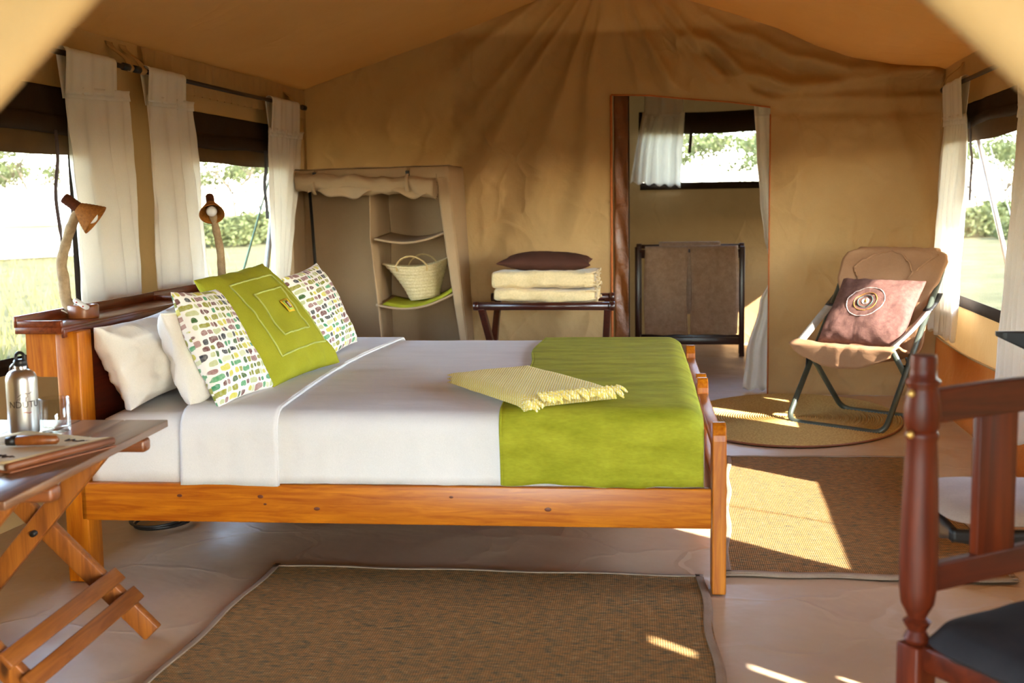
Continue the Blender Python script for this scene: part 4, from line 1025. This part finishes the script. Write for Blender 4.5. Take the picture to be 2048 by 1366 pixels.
def ring(r, mt, rad, nm, cu=.47, cv=.56, nb=0):
    P = [cs(cu+r*math.cos(a), cv+r*math.sin(a), 1, .0015) for a in [k*2*PI/72 for k in range(72)]]
    b = MB(); rr = [rad*(1+(.35 if k % 2 else -.25)) for k in range(72)]; b.tube(P, rr, 6, closed=True); b.build(nm, M[mt], cc)
ring(.232, 'beadw', .0019, 'bead_ring'); ring(.142, 'beado', .0021, 'bead_ring'); ring(.092, 'beadg', .0021, 'bead_ring'); ring(.040, 'beadw', .0028, 'bead_ring'); ring(.024, 'beadw', .0036, 'bead_ring'); ring(.010, 'beado', .005, 'bead_ring')

# ================================================================== MATS AND RUGS
b = MB(); pr = []; NR = 44
for i in range(NR*6+1):
    f = i/(NR*6); r = f*.735; pr.append((r, .006+.009*abs(math.sin(f*NR*PI))))
V = []; Fc = []; seg = 110
for i, (r, z) in enumerate(pr):
    for k in range(seg): V.append(Vector((r*math.cos(2*PI*k/seg), r*math.sin(2*PI*k/seg), z)))
for i in range(len(pr)-1):
    for k in range(seg): Fc.append((i*seg+k, i*seg+(k+1) % seg, (i+1)*seg+(k+1) % seg, (i+1)*seg+k))
b.add(V, Fc); o = b.build('round_mat', M['jute'], loc=(.47, 7.035, .002)); o.scale = (.86, 1.16, 1); o.rotation_euler = (0, 0, R_(-8))
b = MB(); b.tube([(.735*math.cos(k*2*PI/110), .735*math.sin(k*2*PI/110), .004) for k in range(110)], .006, 6, closed=True); b.build('rim_stitch', M['leather'], o)
tag(o, 'round coiled jute mat under the folding chair', 'mat')
def rug(c, cs_, label, bind=.022):
    cs_ = [Vector(p) for p in cs_]; o_ = sum(cs_, Vector())/4
    t = empty('woven_rug', o_, 0, label, 'rug', 'woven sisal rugs')
    ang = math.atan2(cs_[1].y-cs_[0].y, cs_[1].x-cs_[0].x); t.rotation_euler = (0, 0, ang); Rm = Matrix.Rotation(-ang, 3, 'Z')
    L = [Rm @ (p-o_) for p in cs_]
    def q(u, v): return (L[0]*(1-u)+L[1]*u)*(1-v)+(L[3]*(1-u)+L[2]*u)*v
    b = MB(); b.sheet(lambda u, v: q(u, v)+Vector((0, 0, .010+.002*nz(u*5, v*5))), 30, 30); b.sheet(lambda u, v: q(u, v)+Vector((0, 0, .003)), 1, 1, True); b.build('rug_field', M['rug'], t)
    for a, c_ in zip(L, L[1:]+L[:1]):
        d = (c_-a).normalized(); P = [lerp(a, c_, i/40)+Vector((-d.y, d.x, 0))*(.006*math.sin(i*.5)) for i in range(41)]
        b = MB(); nrm = Vector((-d.y, d.x, 0))
        b.sheet(lambda u, v: P[round(u*40)]+nrm*lerp(bind, -.006, v)+Vector((0, 0, .0135-.010*max(0, v-.7)/.3)), 40, 6); b.build('binding', M['jutebind'], t, thick=.003)
rug(0, [(-1.485, 2.05, 0), (.095, 2.15, 0), (-.024, 3.955, 0), (-1.545, 3.895, 0)], 'large brown and teal flecked sisal rug in front of the bed')
rug(1, [(.045, 3.985, 0), (1.02, 4.03, 0), (1.0, 5.98, 0), (.075, 5.895, 0)], 'brown flecked sisal rug at the foot of the bed, crossed by a patch of sun')

# ================================================================== SIDE TABLE AND WHAT STANDS ON IT
TA_ = R_(5.5); TM = Vector((-1.625, 3.285, 0))       # far right corner of the top; table runs towards the viewer (-y) and to the left (-x)
tb = empty('folding_table', TM, TA_, 'folding wooden side table with crossed legs beside the bed', 'table')
TZ = .65; TL_, TW = .99, .68
for k in range(5):
    x1 = -.0-k*TW/5; b = MB(); b.box((x1-TW/10, -TL_/2, TZ-.011), (TW/5-.003, TL_, .022), bev=.003); b.build('top_plank', M['table_y'], tb)
for y in (-.16, -.74):
    b = MB(); b.box((-TW/2+.012, y, TZ-.044), (TW-.03, .05, .040), bev=.012, seg=3); b.build('batten', M['table_bat'], tb)
for y in (-.09, -.70):
    b = MB(); b.bar((-.635, y, TZ-.03), (-.045, y, .012), .060, .032, (0, 1, 0)); b.build('leg', M['table_leg'], tb)
for y in (-.125, -.665):
    b = MB(); b.bar((-.13, y, TZ-.03), (-.66, y, .012), .060, .032, (0, 1, 0)); b.build('leg', M['table_leg'], tb)
    b = MB(); b.lathe([(0, -.03), (.009, -.03), (.009, .034), (0, .034)], 10, Matrix.Translation((-.37, y, .335)) @ Matrix.Rotation(PI/2, 4, 'X')); b.build('bolt', M['iron'], tb)
dx_ = Vector((.59, 0, -(TZ-.042))).normalized(); up_ = Vector((-dx_.z, 0, dx_.x))
for d in (.645, .725):
    p = Vector((-.635, 0, TZ-.03))+dx_*d+up_*.034
    b = MB(); b.bar(p+Vector((0, -.045, 0)), p+Vector((0, -.745, 0)), .048, .016, tuple(up_)); b.build('stretcher', M['table_str'], tb)
d2 = Vector((-.53, 0, -(TZ-.042))).normalized(); u2 = Vector((d2.z, 0, -d2.x))
p = Vector((-.13, 0, TZ-.03))+d2*.66+u2*-.034
b = MB(); b.bar(p+Vector((0, -.10, 0)), p+Vector((0, -.69, 0)), .048, .016, tuple(u2)); b.build('stretcher', M['table_str'], tb)
TP = lambda x, y, z=TZ: Vector((x, y, z))
# aluminium bottle
bo = empty('water_bottle', TP(-1.942, 3.03), R_(0), 'brushed aluminium water bottle with black cap and dark lettering on the side table', 'bottle')
BR = .0425
b = MB(); b.lathe([(0, .001), (BR-.006, .001), (BR-.001, .006), (BR, .012), (BR, .155)]+[(BR*math.cos(a)*.62+BR*.38, .155+.032*math.sin(a)) for a in [k*PI/2/8 for k in range(1, 9)]]+[(.0165, .19), (.0165, .205), (0, .205)], 40); b.build('bottle_body', M['alu'], bo)
b = MB(); b.lathe([(.0, .198), (.0185, .198), (.0185, .212), (.015, .216), (0, .216)], 24); cp = b.build('cap', M['black'], bo)
b = MB(); b.tube([Vector((.0135*math.cos(a), 0, .222+.0135*math.sin(a))) for a in [k*2*PI/24 for k in range(24)]], .0048, 8, closed=True); b.build('cap_loop', M['black'], cp)
b = MB(); b.tube(crv([(-.02, 0, .205), (-.034, 0, .19), (-.037, 0, .165), (-.032, 0, .155), (-.027, 0, .18), (-.016, 0, .21)], 5, True), .0018, 6, closed=True); b.build('carabiner', M['alu'], bo)
face = math.atan2(-3.03, 1.942) + .10
def wrap_text(body, size, zc, ang, mt, nm, sx=1):
    cu = bpy.data.curves.new(nm, 'FONT'); cu.body = body; cu.size = size; cu.align_x = 'CENTER'; cu.align_y = 'CENTER'; cu.extrude = .0003; cu.resolution_u = 3
    ob_ = bpy.data.objects.new(nm, cu); COL.objects.link(ob_); dg = bpy.context.evaluated_depsgraph_get()
    me = bpy.data.meshes.new_from_object(ob_.evaluated_get(dg)); bpy.data.objects.remove(ob_)
    bm = bmesh.new(); bm.from_mesh(me); bmesh.ops.triangulate(bm, faces=bm.faces)
    bmesh.ops.subdivide_edges(bm, edges=[e for e in bm.edges if e.calc_length() > .004], cuts=2)
    for v in bm.verts:
        a = ang+v.co.x*sx/BR; r = BR+.0005+v.co.z; v.co = Vector((r*math.cos(a), r*math.sin(a), zc+v.co.y))
    bm.to_mesh(me); bm.free(); me.materials.clear(); return link(nm, me, mt, bo)
wrap_text('NDUTU', .026, .090, face, M['ink'], 'lettering', .95)
def wrap_line(P, r, mt, nm):
    Q = [Vector(((BR+.0002)*math.cos(face+x/BR), (BR+.0002)*math.sin(face+x/BR), z)) for x, z in P]; b = MB(); b.tube(Q, r, 5); b.build(nm, mt, bo)
wrap_line([(x*.001-.004, .0675+.0012*math.sin(x*.3)) for x in range(0, 24, 2)], .0011, M['red'], 'red_stroke')
wrap_line([(-.018, .112), (-.008, .120), (.002, .124), (.014, .121), (.022, .126)], .0009, M['ink'], 'tree_emblem')
wrap_line([(.004, .099), (.0045, .108), (.002, .114), (.004, .124)], .0012, M['ink'], 'tree_emblem')
wrap_line([(.0045, .108), (.010, .114), (.008, .121)], .0009, M['ink'], 'tree_emblem')
wrap_line([(-.022, .098), (-.016, .108), (-.012, .104), (-.010, .112)], .0009, M['ink'], 'tree_emblem')
# tumbler
b = MB(); gr = .0415
b.lathe([(0, .0), (gr-.004, 0), (gr-.001, .003), (gr, .008), (gr+.0008, .096), (gr-.0008, .0975), (gr-.0026, .096), (gr-.0034, .02), (gr-.007, .013), (0, .011)], 40)
tag(b.build('drinking_glass', M['glass'], loc=TP(-1.876, 3.083)), 'clear straight drinking glass beside the bottle on the side table', 'glass')
# booklet
bk_ = empty('booklet', TP(-1.79, 2.76, TZ), R_(-17), 'kraft paper booklet with brown leather spine lying on the side table', 'booklet')
b = MB(); b.box((0, 0, .004), (.345, .345, .006), bev=.002); b.build('back_cover', M['leather'], bk_)
b = MB(); b.box((-.004, 0, .012), (.325, .335, .010), bev=.001); b.build('pages', M['white'], bk_)
b = MB(); b.sheet(lambda u, v: (lerp(-.17, .158, u), lerp(-.172, .172, v), .020+.006*sm(.8, 1, u)), 12, 6); b.build('front_cover', M['paper'], bk_, thick=.003)
b = MB(); b.tube([(.160, -.172, .016), (.164, 0, .019), (.160, .172, .018)], .010, 10); b.build('leather_spine', M['leather'], bk_)
random.seed(3)
def scrawl(x0, y0, w_, h_, n_):
    b = MB()
    for k in range(n_):
        x = x0+w_*k/n_; P = [Vector((x, y0+random.uniform(-h_, h_), .0222)), Vector((x+w_/n_*.6, y0+random.uniform(-h_, h_), .0222)), Vector((x+w_/n_*1.2, y0+random.uniform(-h_, h_), .0222))]; b.tube(P, .0022, 4)
    b.build('dark_print', M['ink'], bk_)
scrawl(.02, -.105, .08, .016, 7); scrawl(-.13, .095, .06, .012, 5); scrawl(.05, .115, .07, .014, 6)
fb = empty('wooden_fob', TP(-1.745, 2.775, TZ+.0225), R_(14), 'small brown wooden fob with a dark end resting on the booklet', 'fob')
b = MB(); b.tube([(-.055, 0, .014), (-.050, 0, .014), (-.0, 0, .015), (.05, 0, .014), (.056, 0, .014)], [.008, .013, .0145, .012, .006], 14); b.build('fob_body', M['honey'], fb)
b = MB(); b.tube([(-.078, 0, .013), (-.055, 0, .014)], [.011, .0128], 12); b.build('dark_end', M['black'], fb)
b = MB(); b.tube(crv([(-.078, 0, .010), (-.12, -.02, .005), (-.17, -.02, .004), (-.22, -.05, .003)], 5), .0035, 6); b.build('cord', M['greyfab'], fb)

# cable under the bed
b = MB(); P = []
for i in range(140):
    a = i*.2; P.append(Vector((-2.23+.115*math.cos(a)+.01*math.sin(a*.37), 4.40+.13*math.sin(a)+.012*math.sin(a*.21), .010+.006*(i//31)+.004*math.sin(a*1.3))))
b.tube(P, .0055, 6); tag(b.build('cable_coil', M['black']), 'coil of black cable on the groundsheet under the head of the bed', 'cable')

# ================================================================== DARK WOODEN CHAIR NEAREST THE VIEWER
CA = math.atan2(.128, .168); CB = Vector((.383, 2.22, 0))
wc = empty('wooden_chair', CB, CA, 'reddish brown wooden chair with turned posts and a charcoal seat pad, nearest the viewer', 'chair')
CWd = .40
postp = [(.0, 0), (.018, 0), (.021, .02), (.021, .30), (.024, .43), (.024, .445), (.019, .452), (.025, .462), (.017, .478), (.022, .487), (.026, .495), (.017, .503), (.021, .513), (.030, .530), (.034, .56), (.035, .62), (.0335, .70), (.030, .80), (.0275, .838), (.030, .846), (.031, .852), (.026, .858), (.030, .864), (.0335, .885), (.0325, .905), (.028, .932), (.0265, .940), (.031, .946), (.031, .951), (.024, .957), (.0235, .975), (.024, .992), (.022, .998), (0, .999)]
for x in (0, CWd):
    b = MB(); b.lathe(postp[5:], 28, Matrix.Shear('XY', 4, (.0, 0)) if False else None); p = b.build('turned_post', M['chair_z'], wc, loc=(x, 0, 0), angle=50)
    b = MB(); b.box((x, 0, .228), (.052, .052, .45), bev=.004); b.build('rear_leg', M['chair_z'], wc)
def crest(zl, zh, nm, y=.0, arc=.0):
    b = MB(); n = 20
    V = []
    for i in range(n+1):
        x = lerp(.018, CWd-.018, i/n); a = arc*math.sin(PI*i/n)
        V += [(x, y-.012-.02*math.sin(PI*i/n)*0, zl), (x, y-.012, zh+a), (x, y+.012, zh+a), (x, y+.012, zl)]
    Fc = []
    for i in range(n):
        for k in range(4): Fc.append((i*4+k, i*4+(k+1) % 4, (i+1)*4+(k+1) % 4, (i+1)*4+k))
    Fc += [(0, 1, 2, 3)[::-1], (n*4, n*4+1, n*4+2, n*4+3)]
    b.add(V, Fc); o = b.build(nm, M['chair_x'], wc, smooth=False); md = o.modifiers.new('b', 'BEVEL'); md.width = .004; md.segments = 2; md.limit_method = 'ANGLE'
crest(.870, .932, 'top_rail', 0, .004); crest(.548, .602, 'lower_rail')
for x, w_ in ((.196, .104), (.335, .06)):
    b = MB(); b.box((x, .0, .737), (w_, .020, .282), bev=.003); b.build('back_slat', M['chair_z'], wc)
b = MB(); b.box((CWd/2, -.22, .43), (CWd+.02, .44, .05), bev=.006); b.build('seat_frame', M['chair_x'], wc)
for x in (0, CWd):
    b = MB(); b.lathe([(0, 0), (.018, 0), (.022, .03), (.026, .2), (.022, .28), (.027, .30), (.027, .43), (0, .43)], 20); b.build('front_leg', M['chair_z'], wc, loc=(x, -.42, 0))
    b = MB(); b.bar((x, -.02, .18), (x, -.41, .18), .024, .03); b.build('stretcher', M['chair_x'], wc)
b = MB(); b.bar((.02, -.42, .22), (CWd-.02, -.42, .22), .024, .03); b.build('stretcher', M['chair_x'], wc)
for z in (.866, .942):
    b = MB(); b.lathe([(0, 0), (.007, 0), (.0075, .004), (.004, .009), (0, .010)], 12, Matrix.Translation((-.030, -.004, z-.012)) @ Matrix.Rotation(-PI/2, 4, 'Y')); b.build('brass_peg', M['brass'], wc)
b = MB()
def rpad(u, v, n_=5.0):
    a = u*2-1; c = v*2-1; m = max(abs(a), abs(c)); q = (abs(a)**n_+abs(c)**n_)**(1/n_); k = m/q if q > 1e-6 else 1
    return a*k, c*k, max(0, 1-m**5)**.42
def pad(u, v, top):
    a, c, k = rpad(u, v); return (CWd/2+.005+a*.245, -.240+c*.235, .470+(.040*k if top else -.026*k)+.003*nz(u*4, v*4))
b.sheet(lambda u, v: pad(u, v, 1), 24, 24); b.sheet(lambda u, v: pad(u, v, 0), 24, 24, True)
b.build('seat_pad', M['navy'], wc)

# ================================================================== BLACK CHAIR AT THE RIGHT EDGE
bc = empty('black_chair', (.86, 3.32, 0), R_(4), 'black chair with a pale taupe seat, mostly hidden behind the red wooden chair', 'chair')
b = MB()
def pad2(u, v, top):
    a, c, k = rpad(u, v); return (-.015+a*.255, c*.24, .452+(.032*k if top else -.012*k))
b.sheet(lambda u, v: pad2(u, v, 1), 20, 20); b.sheet(lambda u, v: pad2(u, v, 0), 20, 20, True); b.build('seat', M['taupe'], bc)
b = MB()
def apron(u, v): return (lerp(-.27, .24, u), -.235, lerp(.440, .398+.012*math.cos(u*2*PI*2), v))
b.sheet(apron, 40, 3); b.build('apron', M['black'], bc, thick=.018)
b = MB(); b.sheet(lambda u, v: (-.262, lerp(-.235, .235, u), lerp(.440, .40+.012*math.cos(u*12), v)), 20, 3); b.build('apron', M['black'], bc, thick=.018)
for x, y in ((.12, -.18), (.22, -.22), (.12, .20), (.22, .22)):
    b = MB(); b.tube(crv([(x, y, .44), (x*1.02, y, .3), (x*1.0, y, .1), (x*1.12, y*1.08, 0)], 5), [.020]*6+[.015]*10, 10); b.build('leg', M['black'], bc)
b = MB()
def bback(u, v):   # crescent shaped back rest whose tips point forward
    a = lerp(-1.25, 1.25, u); r = .30
    x = .02+r*math.cos(a)-.04; y = r*.92*math.sin(a)
    hh = .15*(1-abs(u*2-1)**2.2)+.012; return (x-.10*abs(u*2-1)**3, y, .893-hh*v+.008*math.cos(a))
b.sheet(bback, 40, 8); b.build('back_rest', M['black'], bc, thick=.03)
for y in (-.14, .14):
    b = MB(); b.tube([(.20, y, .44), (.235, y, .62), (.245, y, .80)], .014, 10); b.build('back_upright', M['black'], bc)

# ================================================================== OUTSIDE
b = MB(); 
N = 60
b.sheet(lambda u, v: ((u-.5)*320, (v-.5)*320+40, -.03+.5*nz((u-.5)*14, (v-.5)*14)*sm(20, 60, math.hypot((u-.5)*320, (v-.5)*320))), N, N)
struct(b.build('ground', M['ground']))
random.seed(11)
b = MB()
for i in range(9000):
    k = random.random()
    if k < .7: r = 3.6+22*random.random()**1.5; a = math.radians(random.uniform(100, 150)); x = -r*math.sin(a)*1.0-1.2; y = 5+random.uniform(-5, 1)*0+r*random.uniform(-.25, 1.3)
    else: r = 2+14*random.random(); x = 1.8+r; y = 5+r*random.uniform(-.1, 1.6)
    h = random.uniform(.08, .28); an = random.uniform(0, PI); wv = .012+.02*random.random(); lx, ly = random.uniform(-.1, .1), random.uniform(-.1, .1)
    c, s_ = math.cos(an)*wv, math.sin(an)*wv
    b.add([(x-c, y-s_, -.04), (x+c, y+s_, -.04), (x+lx, y+ly, h)], [(0, 1, 2)])
tag(b.build('dry_grass', M['grass'], smooth=False), 'sunlit dry grass growing around the tent outside the windows', 'grass', kind='stuff')

def tree_mesh(seed, h, spread, flat, nleaf, lsz):
    rnd = random.Random(seed); T = MB(); Lf = MB(); tips = []
    def grow(p, d, L, r, lev):
        n = 4; P = [p]
        for i in range(n): d = (d+Vector((rnd.uniform(-.22, .22), rnd.uniform(-.22, .22), rnd.uniform(-.06, .14)))).normalized(); P.append(P[-1]+d*L/n)
        T.tube(P, [lerp(r, r*.6, i/n) for i in range(n+1)], 6 if lev < 2 else 4)
        if lev >= 3: tips.append(P[-1]); tips.append(P[-2]); return
        for k in range(3 if lev else 4):
            a = rnd.uniform(0, 2*PI); q = Vector((math.cos(a)*spread, math.sin(a)*spread, rnd.uniform(.25, 1)*(1-flat)+.12)).normalized()
            grow(P[-1] if k else P[-2], (d*.45+q).normalized(), L*.72, r*.55, lev+1)
    grow(Vector((0, 0, -.1)), Vector((.1, 0, 1)), h*.36, h*.016, 0)
    for i in range(nleaf):
        c = rnd.choice(tips)+Vector((rnd.gauss(0, .09*h*.7), rnd.gauss(0, .09*h*.7), rnd.gauss(0, .035*h)))
        n1 = Vector((rnd.uniform(-1, 1), rnd.uniform(-1, 1), rnd.uniform(-1, 1))).normalized(); n2 = n1.orthogonal().normalized(); n3 = n1.cross(n2); s_ = lsz*rnd.uniform(.5, 1.3)
        Lf.add([c-n2*s_, c+n3*s_*.5, c+n2*s_, c-n3*s_*.5], [(0, 1, 2, 3)])
    return T, Lf
kinds = [(1, 6.0, 1.2, .75, 2600, .10), (2, 7.0, 1.0, .55, 2600, .10), (3, 4.2, 1.1, .4, 2400, .08)]
proto = []
tl_ = ['flat-topped acacia', 'tall thin acacia', 'low bushy acacia']
spots = [(-33.2, 52, 1, 1.0, 'beyond the near left window'), (-41, 66, 0, 1.0, 'left of the white tent'), (-33.4, 70, 1, .9, 'seen between the left curtains'), (-22.6, 54, 1, .9, 'seen through the far left window'), (-27.2, 62, 0, .9, 'behind the branch lamp with the bulb'),
         (-27.0, 68, 2, 1.3, 'low behind the corner curtain'), (-.9, 38, 1, .75, 'nearest beyond the bathroom window'), (1.3, 50, 0, .9, 'right in the bathroom window'), (.2, 62, 2, 1.5, 'far behind the bathroom window'), (3.0, 58, 1, 1.0, 'right of the bathroom'),
         (12.4, 58, 0, .9, 'far beyond the right window'), (15.6, 66, 2, 1.3, 'in the bushes beyond the right window'), (17.4, 74, 1, 1.0, 'on the rise right of the tent'), (-49, 78, 2, 1.5, 'behind the white tent')]
for i, (x, y, k, s_, where) in enumerate(spots):
    if k >= len(proto) or not any(p[0] == k for p in proto):
        T, Lf = tree_mesh(*kinds[k]); t = empty('acacia_tree', (x, y, 0), i*1.3, None, None)
        T.build('trunk', M['bark'], t); tag(Lf.build('crown', M['leaf'], t, smooth=False), kind='stuff'); proto.append((k, t)); o = t
    else: o = copy_tree([p[1] for p in proto if p[0] == k][0]); o.location = (x, y, 0); o.rotation_euler = (0, 0, i*1.3)
    o.scale = (s_,)*3; tag(o, f'{tl_[k]} {where}', 'tree', 'acacia trees outside')
# bank of bushes on the right-hand horizon
b = MB(); rnd = random.Random(5)
for k, (x, y, sc) in enumerate(((9.0, 43, 1.0), (10.7, 46, 1.2), (12.9, 53, 1.1), (10.0, 40, .7), (-17.6, 40, 1.0), (-17.2, 43.5, 1.2), (-27.2, 44, 1.0))):
    if k == 0:
        for i in range(1800):
            a, c = rnd.uniform(0, 2*PI), rnd.uniform(0, 1); r = 1.3*rnd.random()**.4
            p = Vector((r*math.cos(a)*math.sqrt(1-c*c*.8), r*math.sin(a)*math.sqrt(1-c*c*.8), .05+c*1.05*rnd.random()**.3)); n1 = Vector((rnd.uniform(-1, 1), rnd.uniform(-1, 1), rnd.uniform(-1, 1))).normalized(); n2 = n1.orthogonal().normalized(); n3 = n1.cross(n2); s_ = .10
            b.add([p-n2*s_, p+n3*s_*.6, p+n2*s_, p-n3*s_*.6], [(0, 1, 2, 3)])
        bush = b.build('bush', M['leaf'], smooth=False); o = bush
    else: o = bush.copy(); COL.objects.link(o)
    o.location = (x, y, 0); o.scale = (sc*1.2, sc, sc*.95)
    tag(o, ('round green bush behind the slanting pole of the right window', 'largest round green bush seen in the right window', 'round green bush furthest off in the right window', 'small round green bush nearest to the right window', 'round green bush beside the far lamp in the left window', 'large round green bush behind the green guy rope', 'round green bush near the white tent')[k], 'bush', 'bushes on the horizon')
# neighbouring white tent
wt = empty('white_tent', (-18.9, 31, 0), R_(-22), 'white canvas tent standing in the grass beyond the near left window', 'tent')
b = MB(); b.add([(-1.9, -2, 1.95), (-1.9, 2, 1.95), (.9, 2, .95), (.9, -2, .95), (-3.6, -2, 1.2), (-3.6, 2, 1.2)], [(0, 1, 2, 3), (4, 5, 1, 0)]); b.build('tent_fly', M['whitetent'], wt, smooth=False, thick=.01)
b = MB(); b.add([(-.5, -1.7, 0), (-3.4, -1.7, 0), (-3.4, -1.7, 1.2), (-1.9, -1.7, 1.8), (-.5, -1.7, 1.35), (-.5, 1.7, 0), (-3.4, 1.7, 0), (-3.4, 1.7, 1.2), (-1.9, 1.7, 1.8), (-.5, 1.7, 1.35)], [(0, 1, 2, 3, 4), (5, 6, 7, 8, 9), (0, 5, 9, 4), (1, 6, 7, 2)]); b.build('tent_wall', M['whitetent'], wt, smooth=False, thick=.01)
# poles and guy ropes outside the windows
def pole(a, c, r, nm, mt, label, cat, group=None):
    b = MB(); a = Vector(a); c = Vector(c); b.tube([a, lerp(a, c, .5), c], r, 8); tag(b.build(nm, mt), label, cat, group)
pole((2.2, 10.75, 2.0), (2.2, 8.42, -.02), .020, 'fly_pole', M['polem'], 'grey slanting pole outside the right window', 'pole')
pole((2.3, 10.5, 1.72), (2.35, 8.35, -.02), .005, 'guy_rope', M['polem'], 'thin pale guy rope slanting down outside the right window', 'rope')
pole((-3.4, 8.80, 1.55), (-3.4, 7.44, -.02), .008, 'guy_rope', M['rope_g'], 'thin green guy rope slanting down outside the far left window', 'rope')
pole((-3.38, 8.95, 1.75), (-3.42, 8.36, -.02), .022, 'fly_pole', M['polem'], 'grey pole outside the far left window beside the corner curtain', 'pole')
pole((2.34, 3.0, 1.84), (3.3, 3.1, -.02), .006, 'guy_rope', M['rope_g'], 'thin guy rope from the flysheet edge whose shadow crosses the sunny rug', 'rope')
